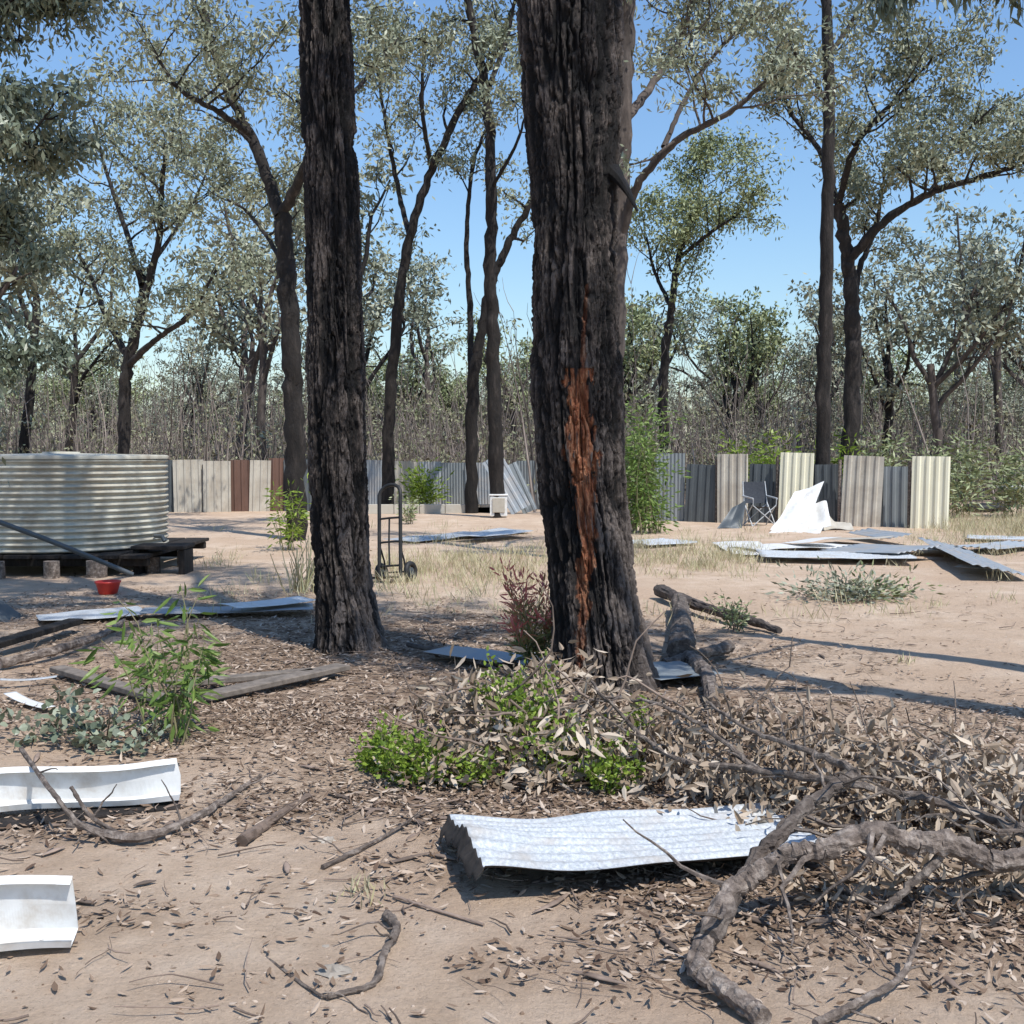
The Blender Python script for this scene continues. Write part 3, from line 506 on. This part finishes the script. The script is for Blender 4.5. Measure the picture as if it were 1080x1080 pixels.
# camp chair
ce=empty('folding_camp_chair',(5.42,24.0,0)); ce.rotation_euler=(0,0,math.radians(12)); mb=MB()
for s in(-1,1):
    tube(mb,[(s*.27,-.25,0),(s*.27,.0,.28),(s*.27,.25,.55)],.014,7,0,True); tube(mb,[(s*.27,.25,0),(s*.27,0,.28),(s*.27,-.25,.50)],.014,7,0,True)
    tube(mb,[(s*.27,.2,.40),(s*.27,.26,.70),(s*.26,.32,.98)],.014,7,0,True); tube(mb,[(s*.28,-.27,.62),(s*.28,0,.64),(s*.28,.27,.66)],.02,7,0,True); tube(mb,[(s*.27,-.25,.48),(s*.27,-.26,.62)],.012,7,0,True)
tube(mb,[(-.27,-.25,.02),(0,-.25,.25),(.27,-.25,.47)],.012,7,0,True); tube(mb,[(.27,-.25,.02),(0,-.262,.25),(-.27,-.25,.47)],.012,7,0,True); tube(mb,[(-.27,.25,.02),(0,.25,.25),(.27,.25,.47)],.012,7,0,True)
mb.build('frame',[M['galv']],True,ce); mb=MB()
def cloth(mb,P00,P10,P01,P11,sag,n=10):
    P00,P10,P01,P11=[np.array(q,float) for q in(P00,P10,P01,P11)]; u=np.linspace(0,1,n); U,Vv=np.meshgrid(u,u)
    v=(P00*(1-U[...,None])+P10*U[...,None])*(1-Vv[...,None])+(P01*(1-U[...,None])+P11*U[...,None])*Vv[...,None]; v=v+np.array(sag)*(np.sin(U*math.pi)*.7+.3*np.sin(Vv*math.pi))[...,None]
    idx=np.arange(n*n).reshape(n,n); q=np.stack([idx[:-1,:-1],idx[:-1,1:],idx[1:,1:],idx[1:,:-1]],-1).reshape(-1,4); mb.add(v,q,0)
cloth(mb,(-.26,-.25,.47),(.26,-.25,.47),(-.26,.22,.42),(.26,.22,.42),(0,0,-.05)); mb.build('seat',[M['fabric']],True,ce); mb=MB()
cloth(mb,(-.26,.22,.5),(.26,.22,.5),(-.26,.315,.97),(.26,.315,.97),(0,.05,0)); mb.build('backrest',[M['fabric']],True,ce)

# hand trolley
te=empty('hand_trolley',(site(411,560,13.6)[0],13.6,0)); te.rotation_euler=(math.radians(-9),math.radians(-6),math.radians(-28)); mb=MB()
top=[(-.16,0,.06),(-.16,0,.6),(-.16,0,1.05)]; arc=[(-.16*math.cos(a),0.03*math.sin(a),1.10+.13*math.sin(a)) for a in np.linspace(0,math.pi,9)]
tube(mb,np.array(top+arc+[(.16,0,1.05),(.16,0,.6),(.16,0,.06)]),.024,9,0,True)
for z_ in(.2,.5,.8): tube(mb,[(-.16,0,z_),(0,-.02,z_),(.16,0,z_)],.014,7,0,True)
tube(mb,[(0,-.01,.2),(0,-.02,.5),(0,-.01,.8)],.012,7,0,True)
box(mb,(0,-.14,.05),(.36,.26,.012),0,bev=.003)
for s in(-1,1): tube(mb,[(s*.15,0,.45),(s*.15,.09,.28),(s*.15,.13,.14)],.012,7,0,True)
tube(mb,[(-.24,.13,.13),(0,.13,.13),(.24,.13,.13)],.011,7,0,True); mb.build('frame',[M['black']],True,te)
def ring(mb,c,R,r,axis_='x',mat=0,n=28,k=10):
    a=np.linspace(0,2*math.pi,n,endpoint=False); b=np.linspace(0,2*math.pi,k,endpoint=False); A,B=np.meshgrid(a,b,indexing='ij'); rad=R+r*np.cos(B); h=r*np.sin(B)
    v=np.stack([h,rad*np.cos(A),rad*np.sin(A)],-1) if axis_=='x' else np.stack([rad*np.cos(A),rad*np.sin(A),h],-1)
    i=np.arange(n)[:,None]; j=np.arange(k)[None]; f=np.stack([i*k+j,((i+1)%n)*k+j,((i+1)%n)*k+(j+1)%k,i*k+(j+1)%k],-1).reshape(-1,4); mb.add(v.reshape(-1,3)+np.array(c),f,mat)
for nm,s in(('wheel_1',-1),('wheel_2',1)):
    mb=MB(); ring(mb,(s*.22,.13,.13),.095,.035); tube(mb,[(s*.22-.02,.13,.13),(s*.22,.13,.13),(s*.22+.02,.13,.13)],.05,14,1,True); mb.build(nm,[M['black'],M['darkgrey']],True,te)

# ---------------- water tank
tx=site(66,540,15.6)[0]; tank=empty('water_tank',(tx,15.6,.10))
R=1.42; z0=.20; z1=1.46; nz=220; z=np.linspace(z0,z1,nz); th_=np.arange(96)*2*math.pi/96
v=[]
for zz in z:
    dent=.02*(vn(np.cos(th_)*3,np.sin(th_)*3,zz*2)-.5); r_=R+.022*math.sin((zz-z0)/(z1-z0)*15*2*math.pi)+dent; v.append(np.stack([r_*np.cos(th_),r_*np.sin(th_),np.full(96,zz)],-1))
i=np.arange(nz-1)[:,None]*96; j=np.arange(96)[None]; mb=MB()
mb.add(np.array(v),np.stack([i+j,i+(j+1)%96,i+96+(j+1)%96,i+96+j],-1).reshape(-1,4),0); mb.build('wall',[M['tank']],True,tank)
mb=MB(); prof=[(R+.03,z1-.04),(R+.035,z1),(R+.01,z1+.015),(R*.5,z1+.03),(.25,z1+.04),(.25,z1+.06),(.001,z1+.065)]
v=np.array([[(r*math.cos(a),r*math.sin(a),zz) for a in th_] for r,zz in prof]); i=np.arange(len(prof)-1)[:,None]*96; mb.add(v,np.stack([i+j,i+(j+1)%96,i+96+(j+1)%96,i+96+j],-1).reshape(-1,4),0); mb.build('roof',[M['tank']],True,tank)
mb=MB()
for k in range(9): box(mb,(-1.5+k*.375,0,.16),(.33,3.0,.05),0,bev=.006)
for k in (-1.1,0,1.1): box(mb,(0,k*1.2,.08),(3.3,.12,.10),1,bev=.01)
mb.build('stand',[M['bark'],M['bark']],False,tank)
mb=MB()
for x_,y_,r_ in((1.05,-1.5,.13),(1.6,-1.0,.10),(-.2,-1.65,.12),(1.75,-.1,.1),(.5,-1.6,.1)): tube(mb,[(x_,y_,-.2),(x_,y_,-.05),(x_,y_,.12)],r_,12,0,True,.12)
mb.build('stumps',[M['wood']],False,tank)
mb=MB(); tube(mb,[(R,-.35,.35),(R+.12,-.4,.35),(R+.16,-.42,.28)],.03,8,0,True); mb.build('outlet_pipe',[M['darkgrey']],True,tank)
mb=MB(); bx=site(172,570,14.6)[0]
box(mb,(bx,14.6,.36),(.7,.5,.05),0,bev=.01)
for s in(-.3,.3): box(mb,(bx+s,14.6,.16),(.08,.4,.34),0,bev=.01)
mb.build('timber_bench',[M['bark']])
def lathe(mb,c,prof,n=24,mat=0):
    a=np.arange(n)*2*math.pi/n; v=np.array([[(r*math.cos(t)+c[0],r*math.sin(t)+c[1],zz+c[2]) for t in a] for r,zz in prof]); i=np.arange(len(prof)-1)[:,None]*n; j=np.arange(n)[None]
    mb.add(v,np.stack([i+j,i+(j+1)%n,i+n+(j+1)%n,i+n+j],-1).reshape(-1,4),mat)
g=gnd(114,626); mb=MB(); lathe(mb,(g[0],g[1],.0),[(.001,.005),(.10,.0),(.135,.12),(.145,.13),(.145,.145),(.13,.145),(.1,.02),(.001,.02)]); mb.build('red_bucket',[M['red']],True)
mb=MB(); g=gnd(1036,541); ring(mb,(g[0],g[1]+.3,.12),.27,.11,'z',0,32,12); ring(mb,(g[0]+.5,g[1]+.6,.12),.27,.11,'z',0,32,12); mb.build('old_tyres',[M['black']],True)
mb=MB(); p=site(1052,520,29)
prof=[(.5,0),(.75,.25),(.85,.55),(.92,.6),(.9,.66),(.80,.6),(.68,.3),(.4,.1),(.001,.08)]; lathe(mb,(0,0,0),prof,28); o=mb.build('bathtub',[M['white']],True); o.location=(p[0],27.5,.25); o.scale=(.8,.5,.8)
def channel(name,A,B,wd,hh,mat='white'):
    A=np.array(A,float);B=np.array(B,float); L=np.linalg.norm(B-A); n=50; xs=np.linspace(0,L,n)
    prof=np.array([(-.025,hh-.02),(-.006,hh-.004),(0,hh-.012),(.004,hh*.5),(0,0.012),(-.008,.004),(-wd*.5,.0),(-wd,.012),(-wd-.004,.035)])
    v=np.array([[(x+.01*math.sin(z_*30)*(x>L-.05),y_+.014*math.sin(x*5+z_*9)+.022*(vn(x*3,z_*8,2)-.5),z_+.010*math.sin(x*7)+.018*(vn(x*5,y_*8,6)-.5)) for y_,z_ in prof] for x in xs]); m=len(prof); i=np.arange(n-1)[:,None]*m; j=np.arange(m-1)[None]
    q=np.stack([i+j,i+j+1,i+m+j+1,i+m+j],-1).reshape(-1,4); mb=MB(); mb.add(np.vstack([v.reshape(-1,3),v.reshape(-1,3)+[0,.003,.003]]),np.vstack([q,q[:,::-1]+n*m]),0)
    o=mb.build(name,[M[mat]],False); o.location=A; d_=B-A; o.rotation_euler=(0,-math.asin(d_[2]/L),math.atan2(d_[1],d_[0])); return o
A=gnd(-60,868,.03); B=gnd(190,838,.05); A[1]+=.12
channel('metal_channel',A,B,.10,.17)
A=gnd(-70,1000,.03); B=gnd(80,988,.03); channel('metal_channel',A,B,.12,.20)
ground_sheet(10,730,52,744,.08,'white',.07,'flat','metal_strip'); ground_sheet(0,716,60,712,.06,'galv',.07,'flat','metal_strip')
def board(name,a,b,wd,th_,mat='wood',z=.06,roll=0):
    A=gnd(*a,z);B=gnd(*b,z)
    L=np.linalg.norm(B-A); mb=MB(); box(mb,(0,0,0),(L,wd,th_),0,bev=.006); o=mb.build(name,[M[mat]]); o.location=(A+B)/2; d_=B-A; o.rotation_euler=(math.radians(roll),0,math.atan2(d_[1],d_[0])); return o
board('channel_shade_strip',(215,735),(362,703),.14,.04,'paleboard'); board('channel_shade_strip',(175,722),(330,708),.10,.04,'paleboard'); board('channel_shade_strip',(60,705),(175,738),.11,.04,'paleboard'); board('channel_shade_strip',(-40,690),(80,655),.14,.05,'bark',.1)
board('channel_shade_strip',(-10,872),(190,850),.12,.03,'bark',.02)  # dark strip added as the line of shade beneath the white channel
mb=MB(); box(mb,(0,0,0),(1.3,.5,.06),0,E(0,38,8),bev=.01); o=mb.build('fallen_metal_slab',[M['darkgrey']]); o.location=site(-8,640,10.5)
mb=MB(); a=site(-30,540,12.5); b=site(140,606,13.5); tube(mb,spline([a,(a+b)/2+[0,0,.02],b],5),.03,8,0,True,.1); mb.build('steel_pole',[M['darkgrey']],True)

# ---------------- logs & fallen branches
def log(name,pts,r0,r1,mat='wood',sides=22,k=16):
    mb=MB(); S=spline(pts,k); tube(mb,S,np.linspace(r0,r1,len(S)),sides,0,True,.22,fine=.14); return mb.build(name,[M[mat]],[])
g=lambda px,py,z=.05: gnd(px,py,z)
log('fallen_log',[g(716,632,.1),g(720,655,.1),g(718,688,.1)],.075,.11)
log('fallen_log',[g(695,622,.08),g(740,640,.07),(g(790,654,.06)),g(822,665,.04)],.07,.03,'barkgrey')
log('fallen_log',[g(725,690,.07),g(745,712,.07),g(752,742,.06)],.06,.045); log('fallen_log',[g(700,700,.05),g(740,690,.08),g(770,682,.07)],.04,.05,'wood')
fb=MB()
def lim(pts,r0,r1,sides=12,twigs=0,tl=.4,k=8,rough=.25,fine=0.,jit=.005):
    S=spline(pts,k); S[1:-1]+=rng.normal(0,jit,S[1:-1].shape); rd=np.linspace(r0,r1,len(S))*(1+.12*rng.normal(0,1,len(S))*(fine>0)*.5); tube(fb,S,rd,sides,0,True,rough,fine=fine)
    for q in range(twigs):
        i=rng.integers(2,len(S)-1); d_=rng.normal(0,1,3); d_[2]=abs(d_[2])*.35; w_=walk(S[i],norm(S[i]-S[i-1])*.6+norm(d_)*.8,tl*rng.uniform(.5,1.3),7,.32,-.03); w_[:,2]=np.maximum(w_[:,2],.02); tube(fb,w_,np.linspace(max(rd[i]*.35,.005),.0025,8),5,0)
    return S
s_=site
lim([s_(1130,915,3.75),s_(1095,903,3.74),s_(1050,909,3.72),s_(1000,890,3.72),s_(955,889,3.72),s_(925,877,3.72),s_(865,897,3.7),s_(838,898,3.7),s_(805,917,3.68),s_(768,942,3.62),gnd(748,985,.07),gnd(736,1018,.05),gnd(764,1044,.04),gnd(805,1074,.03)],.040,.030,22,7,.4,12,.25,.16,.003)
lim([gnd(748,990,.08),s_(785,925,3.75),s_(826,875,3.9),s_(862,842,4.05),s_(905,815,4.15)],.034,.021,20,4,.4,12,.25,.16,.003)
lim([s_(1120,890,4.0),s_(1060,870,4.1),s_(980,843,4.25),s_(900,828,4.4),s_(800,812,4.7),s_(715,800,4.9),s_(670,770,5.2),s_(620,715,5.6)],.022,.008,10,14,.6)
lim([s_(905,815,4.2),s_(850,790,4.5),s_(790,770,4.8),s_(745,740,5.1)],.016,.006,8,8,.5)
lim([s_(1110,1005,3.6),s_(1040,990,3.6),s_(960,985,3.62),s_(880,990,3.6)],.018,.010,10,6,.35)
lim([s_(1000,893,3.72),s_(960,935,3.7),s_(920,965,3.65),(s_(850,975,3.6))],.018,.007,10,6,.35)
lim([s_(1090,830,4.5),s_(1020,800,4.9),s_(940,800,5.0),s_(880,775,5.2)],.015,.006,8,10,.5)
lim([s_(800,812,4.7),s_(760,780,4.9),s_(700,745,5.3),s_(640,735,5.5),s_(600,745,5.5)],.012,.005,8,10,.5)
def hang(c,r,n,ll=.072,lw=.021,mat=1,down=.8):
    p_=rng.normal(0,1,(n,3))*np.array([1,.9,.5])*r*.6+np.array(c); p_[:,2]=np.maximum(p_[:,2],.02+rng.random(n)*.04); d_=rng.normal(0,.7,(n,3)); d_[:,2]-=down*rng.random(n); b=rng.random()*.3
    lo=p_[:,2]+norm(d_)[:,2]*ll<0.01; d_[lo,2]=0.05
    leaves(fb,p_,d_,ll*rng.uniform(.6,1.3,n),lw*rng.uniform(.7,1.3,n),mat,np.clip(b+rng.random(n)*.7,0,1),True,.25)
for c,r,n in [(s_(1060,968,3.85),.20,380),(s_(1000,958,3.92),.18,260),(s_(1090,940,4.0),.16,220),(s_(950,955,3.95),.15,110),(s_(1040,825,4.5),.32,560),(s_(960,815,4.7),.32,520),(s_(890,800,4.9),.28,380),(s_(1090,840,4.35),.3,380),
   (s_(830,785,5.1),.26,380),(s_(760,765,5.3),.26,360),(s_(740,810,4.9),.20,220),(s_(810,830,4.8),.20,240),(s_(880,965,3.85),.15,90),(s_(930,850,4.6),.24,220),(s_(1010,860,4.5),.24,210),(s_(700,860,4.7),.12,26),(s_(790,878,4.5),.14,100),(s_(860,870,4.5),.16,100)]: hang(c,r,n)
fb.build('fallen_branch',[M['wood'],M['dead']],[])
fb=MB()
for c,r,n in [(s_(480,800,5.3),.18,260),(s_(450,815,5.25),.15,120),(s_(520,790,5.4),.24,380),(s_(560,770,5.6),.26,420),(s_(600,785,5.4),.26,420),(s_(650,790,5.35),.26,400),(s_(610,740,5.9),.26,340),(s_(520,735,6.0),.28,340),(s_(690,790,5.4),.24,300),(s_(570,822,5.2),.14,130),(s_(660,822,5.2),.14,140),(s_(480,760,5.8),.26,240),(s_(590,710,6.2),.2,200)]: hang(c,r,n,.086,.026)
for k in range(45):
    c=s_(rng.uniform(450,720),rng.uniform(730,820),rng.uniform(5.2,6)); w_=walk(c,rng.normal(0,1,3)*[1,1,.4],rng.uniform(.3,.8),6,.25,-.02); w_[:,2]=np.maximum(w_[:,2],.02); tube(fb,w_,np.linspace(.008,.003,7),5,0)
fb.build('dead_leaf_pile',[M['twig'],M['dead']],[0])

# ---------------- small plants
def plant(name,base,h,spread,nst,leaf,ll,lw,nlf,up=.3,stem='green',bend=.2,t0=.25,fancy=True):
    mb=MB()
    for k in range(nst):
        b=np.array(base)+np.append(rng.normal(0,spread*.12,2),0); d_=np.array([rng.normal(0,bend),rng.normal(0,bend),1]); L=h*rng.uniform(.55,1.08); w_=walk(b,d_,L,10,.08,.0); w_[:,2]=np.maximum(w_[:,2],.01)
        tube(mb,w_,np.linspace(.004+h*.004,.002,11),5,0)
        tt=t0+(1-t0)*rng.random(nlf); x=tt*10; i=np.minimum(x.astype(int),9); p_=w_[i]*(1-(x-i))[:,None]+w_[i+1]*(x-i)[:,None]; dd=rng.normal(0,.7,(nlf,3)); dd[:,2]=up+rng.normal(0,.35,nlf)
        p_=p_+norm(dd)*spread*.25*rng.random((nlf,1)); leaves(mb,p_,dd,ll*rng.uniform(.6,1.2,nlf),lw*rng.uniform(.8,1.2,nlf),1,None if leaf!='redleaf' else np.clip(tt*.9+rng.normal(0,.12,nlf)-.1,0,1),fancy,.2)
    return mb.build(name,[M[stem],M[leaf]],[0])
plant('eucalypt_sapling',gnd(190,785),.86,.5,7,'green',.13,.022,34,-.35,'greenstem',.16,.2)
plant('eucalypt_sapling',gnd(165,770),.80,.4,4,'green',.12,.022,28,-.3,'greenstem',.18,.3)
plant('gum_seedling',gnd(100,790),.34,.5,8,'neargum',.055,.045,20,.1,'twig',.8,.3)
plant('gum_seedling',gnd(50,780),.30,.4,5,'neargum',.055,.045,16,.1,'twig',.9,.3)
plant('gum_seedling',gnd(140,795),.3,.4,5,'neargum',.05,.04,14,.1,'twig',.9,.3)
plant('creeping_shrub',gnd(430,825),.28,.35,24,'lime',.030,.018,70,.3,'greenstem',.9,.1)
plant('creeping_shrub',gnd(405,812),.24,.3,16,'lime',.030,.018,55,.3,'greenstem',1.0,.1)
plant('creeping_shrub',gnd(480,828),.22,.3,10,'lime',.030,.018,45,.3,'greenstem',1.0,.1)
plant('creeping_shrub',gnd(545,806),.50,.35,14,'lime',.032,.020,80,.3,'greenstem',.38,.1)
plant('creeping_shrub',gnd(538,800),.66,.2,6,'lime',.032,.020,70,.3,'greenstem',.2,.2)
plant('creeping_shrub',gnd(590,822),.36,.4,11,'lime',.032,.020,60,.3,'greenstem',.7,.1)
plant('creeping_shrub',gnd(640,836),.28,.3,12,'lime',.030,.018,50,.3,'greenstem',.7,.1)
plant('creeping_shrub',gnd(655,800),.36,.28,9,'lime',.030,.018,50,.3,'greenstem',.5,.1)
plant('red_tipped_shrub',gnd(564,712),.74,.4,15,'redleaf',.085,.015,75,.6,'greenstem',.2,.2)
plant('small_weed',gnd(775,665),.36,.3,8,'oliveleaf',.06,.018,36,.2,'twig',.35,.1)
plant('wattle_sapling',gnd(684,562),2.6,1.5,18,'green',.16,.04,130,-.1,'greenstem',.14,.08,False)
plant('wattle_sapling',gnd(668,560),1.9,1.2,8,'oliveleaf',.14,.04,100,.1,'greenstem',.15,.1,False)
plant('yellow_green_sapling',np.array([site(304,540,18)[0],18,0]),1.1,.6,9,'lime',.15,.035,40,-.1,'greenstem',.14,.2,False)
for px,d,h in[(820,27,2.1),(915,27,2.2),(930,28,2.3),(995,26,1.95),(1010,27,1.9),(780,29,2.0),(880,28,2.0),(1070,27,1.8),(440,31,1.2)]:
    plant('shrub',np.array([(px-540)/F*d,d,0]),h,1.6,10,'oliveleaf' if px%20 else 'lime',.2,.05,90,.1,'greenstem',.22,.2,False)
plant('shrub',gnd(432,553),.7,.5,8,'oliveleaf',.1,.03,40,.2,'greenstem',.3,.1,False)
plant('cut_foliage',gnd(890,632),.3,1.4,22,'gumleaf2',.10,.028,40,.1,'twig',1.8,.1,False)
plant('cut_foliage',gnd(925,630),.25,1.2,12,'oliveleaf',.10,.028,34,.1,'twig',2.2,.1,False)
mb=MB(); b=gnd(318,624)
for k in range(46):
    p_=b+np.append(rng.normal(0,.09,2),0); w_=walk(p_,(rng.normal(0,.22),rng.normal(0,.2),1),rng.uniform(.3,.75),5,.12,0); tube(mb,w_,np.linspace(.009,.004,6),4)
mb.build('twig_bundle',[M['grass']],[0])

# ---------------- grass tufts
mb=MB()
def tuft(c,r,n,h):
    p_=np.array(c)+np.stack([rng.normal(0,r,n),rng.normal(0,r,n),np.zeros(n)],-1); d_=rng.normal(0,.45,(n,3)); d_[:,2]=1; L=h*rng.uniform(.4,1.2,n); leaves(mb,p_,d_,L,.008,0)
for k in range(430):
    zone=rng.random()
    if zone<.4: px,py=rng.uniform(400,575),rng.normal(600,14)
    elif zone<.7: px,py=rng.uniform(660,800),rng.normal(588,10)
    elif zone<.85: px,py=rng.uniform(960,1140),rng.normal(572,10)
    else: px,py=rng.uniform(180,1080),rng.uniform(556,660)
    py=max(py,552); c=gnd(px,py); tuft(c,.13,int(rng.uniform(12,40)),rng.uniform(.10,.28))
for k in range(110):
    px,py=rng.uniform(990,1120),rng.uniform(545,568); tuft(gnd(px,py),.25,36,rng.uniform(.2,.4))
for px,py in((385,950),(450,640),(990,640),(640,640),(950,700)): tuft(gnd(px,py),.05,30,.10)
mb.build('dry_grass_tufts',[M['grass']],False)

# ---------------- leaf litter
mb=MB()
def scatter(n,x0,x1,y0,y1,ll,lw,fancy,thr=0.0):
    x=rng.uniform(x0,x1,n); y=rng.uniform(y0,y1,n); k=rng.random(n)<littermask(x,y)+thr; x,y=x[k],y[k]
    k=(np.abs(x)<.5*y+.6); x,y=x[k],y[k]; n=len(x)
    z=gh(x,y)+.004+rng.random(n)*.018; a=rng.random(n)*6.28; d_=np.stack([np.cos(a),np.sin(a),rng.normal(0,.18,n)],-1); up=np.stack([rng.normal(0,.3,n),rng.normal(0,.3,n),np.ones(n)],-1)
    leaves(mb,np.stack([x,y,z],-1),d_,ll*rng.uniform(.25,1.2,n),lw*rng.uniform(.5,1.3,n),0,rng.random(n),fancy,.2,np.cross(d_,np.cross(up,d_)))
scatter(66000,-3.3,3.3,2.6,7,.058,.015,True,.022); scatter(58000,-5.5,5.5,7,13,.07,.018,False,.02); scatter(13000,-9,9,13,24,.09,.03,False,.05)
mb.build('leaf_litter',[M['litter']],False)
mb=MB()
for k in range(2400):
    y=rng.uniform(2.8,11); x=rng.uniform(-.5,.5)*y
    if rng.random()>littermask(np.array([x]),np.array([y]))[0]+.13: continue
    L=rng.uniform(.04,.4)**1.15; z_=gh(x,y)+.008; w_=walk((x,y,z_),(rng.normal(),rng.normal(),0),L,5,.22,0); w_[:,2]=z_+rng.random()*.012+np.abs(w_[:,2]-z_)*.3; r=rng.uniform(.0012,.005); tube(mb,w_,np.linspace(r,r*.5,6),5)
mb.build('scattered_twigs',[M['twig']],True)
mb=MB()
for k in range(500):
    y=rng.uniform(3.0,10); x=rng.uniform(-.5,.5)*y
    if rng.random()>littermask(np.array([x]),np.array([y]))[0]+.05: continue
    w_=walk((x,y,gh(x,y)+.012),(rng.normal(),rng.normal(),0),rng.uniform(.05,.24),4,.1,0); w_[:,2]=gh(x,y)+.012; tube(mb,w_,[.004,.012,.015,.011,.003],6,0,flat=.35)
mb.build('bark_strips',[M['twig']],True)
mb=MB()
for k in range(900):
    y=rng.uniform(2.9,8); x=rng.uniform(-.5,.5)*y; r=rng.uniform(.002,.008); lathe(mb,(x,y,gh(x,y)),[(.001,-r*.4),(r,0),(r*.7,r*.6),(.001,r*.8)],6)
mb.build('pebbles',[M['litter']],False)
def stick(pts,r0,r1,mat='wood',tw=2):
    global fb; fb=MB(); S=spline(pts,12); S[1:-1]+=rng.normal(0,r0*.08,S[1:-1].shape); tube(fb,S,np.linspace(r0,r1,len(S)),14,0,True,.25,fine=.16)
    for q in range(tw):
        i=rng.integers(3,len(S)-2); d_=rng.normal(0,1,3); d_[2]=.25; w_=walk(S[i],norm(S[i]-S[i-1])*.6+norm(d_)*.7,.22,6,.28,0); w_[:,2]=np.maximum(w_[:,2],.01); tube(fb,w_,np.linspace(r1*.6,.002,7),6,0)
    fb.build('fallen_stick',[M[mat]],[])
stick([g(408,965,.03),g(418,980,.04),g(405,1005,.03),g(394,1036,.02),g(345,1052,.02)],.018,.008)
stick([g(75,868,.04),g(140,884,.05),g(200,865,.05),g(245,838,.04),g(275,818,.03)],.024,.010,'wood',4)
stick([g(22,790,.25),g(55,835,.2),g(85,870,.1),g(120,884,.04)],.011,.010,'wood',2); stick([g(75,830,.2),g(95,860,.1),g(130,882,.05)],.009,.009,'wood',1)
stick([g(255,888,.03),g(285,866,.03),g(325,840,.02)],.028,.015,'twig',1); stick([g(340,915,.02),g(400,885,.02),g(450,855,.02)],.011,.006,'wood',2)
stick([g(860,1080,.03),g(900,1060,.04),g(950,1030,.05),g(970,985,.12)],.015,.007,'wood',3); stick([g(0,700,.05),g(60,685,.08),g(110,668,.05),g(130,655,.04)],.04,.022,'wood',2)
stick([g(280,1010,.01),g(330,1045,.02),g(345,1052,.02)],.006,.004,'wood',1); stick([g(415,945,.02),g(455,958,.02),g(510,975,.02)],.007,.005,'twig',1); stick([g(430,680,.04),g(480,690,.06),g(560,720,.05)],.02,.012,'barkgrey',2)
def stone(px,py,r,seed):
    n=12; mb=MB(); c=gnd(px,py,0); th1=np.linspace(0,math.pi,9); ph=np.arange(n)*2*math.pi/n; T_,P_=np.meshgrid(th1,ph,indexing='ij'); k=1+.5*(vn(np.sin(T_)*np.cos(P_)*2.2+seed,np.sin(T_)*np.sin(P_)*2.2,np.cos(T_)*2.2)-.5)*2
    v=np.stack([np.sin(T_)*np.cos(P_)*1.2,np.sin(T_)*np.sin(P_),np.cos(T_)*.45],-1)*k[...,None]*r+c+[0,0,r*.15]; i=np.arange(8)[:,None]*n; j=np.arange(n)[None]; mb.add(v,np.stack([i+j,i+n+j,i+n+(j+1)%n,i+(j+1)%n],-1).reshape(-1,4),0); mb.build('stone',[M['stone']],False)
stone(350,1028,.042,1); stone(345,888,.03,3); stone(345,1000,.018,5); stone(120,955,.018,7)

# ---------------- sky, sun, camera
sun=Vector((.42,-.52,1.1)).normalized()
L=bpy.data.lights.new('sun','SUN'); L.energy=5.0; L.angle=math.radians(.5); L.color=(1,.97,.92); lo=bpy.data.objects.new('sun',L); bpy.context.scene.collection.objects.link(lo); lo.rotation_euler=sun.to_track_quat('Z','Y').to_euler(); lo.location=(10,-10,30)
W=bpy.data.worlds.new('World'); bpy.context.scene.world=W; W.use_nodes=True; nt=W.node_tree; bg=nt.nodes['Background']; sk=nt.nodes.new('ShaderNodeTexSky'); sk.sky_type='NISHITA'; sk.sun_disc=False
sk.sun_elevation=math.asin(sun.z); sk.sun_rotation=math.atan2(sun.x,sun.y); sk.air_density=1.5; sk.dust_density=0.3; sk.ozone_density=5; sk.altitude=0
tn=nt.nodes.new('ShaderNodeMix'); tn.data_type='RGBA'; tn.blend_type='MULTIPLY'; tn.inputs[0].default_value=1; tn.inputs[7].default_value=(.88,.98,1.12,1)
nt.links.new(sk.outputs[0],tn.inputs[6]); nt.links.new(tn.outputs[2],bg.inputs[0]); bg.inputs[1].default_value=.15
C=bpy.data.cameras.new('camera'); co=bpy.data.objects.new('camera',C); bpy.context.scene.collection.objects.link(co); co.location=(0,0,CH); co.rotation_euler=(math.pi/2-PITCH,0,0); C.sensor_width=36; C.lens=36*F/1080; C.clip_end=5000; C.clip_start=.05
bpy.context.scene.camera=co
vs=bpy.context.scene.view_settings; vs.view_transform='Standard'; vs.look='None'; vs.exposure=0
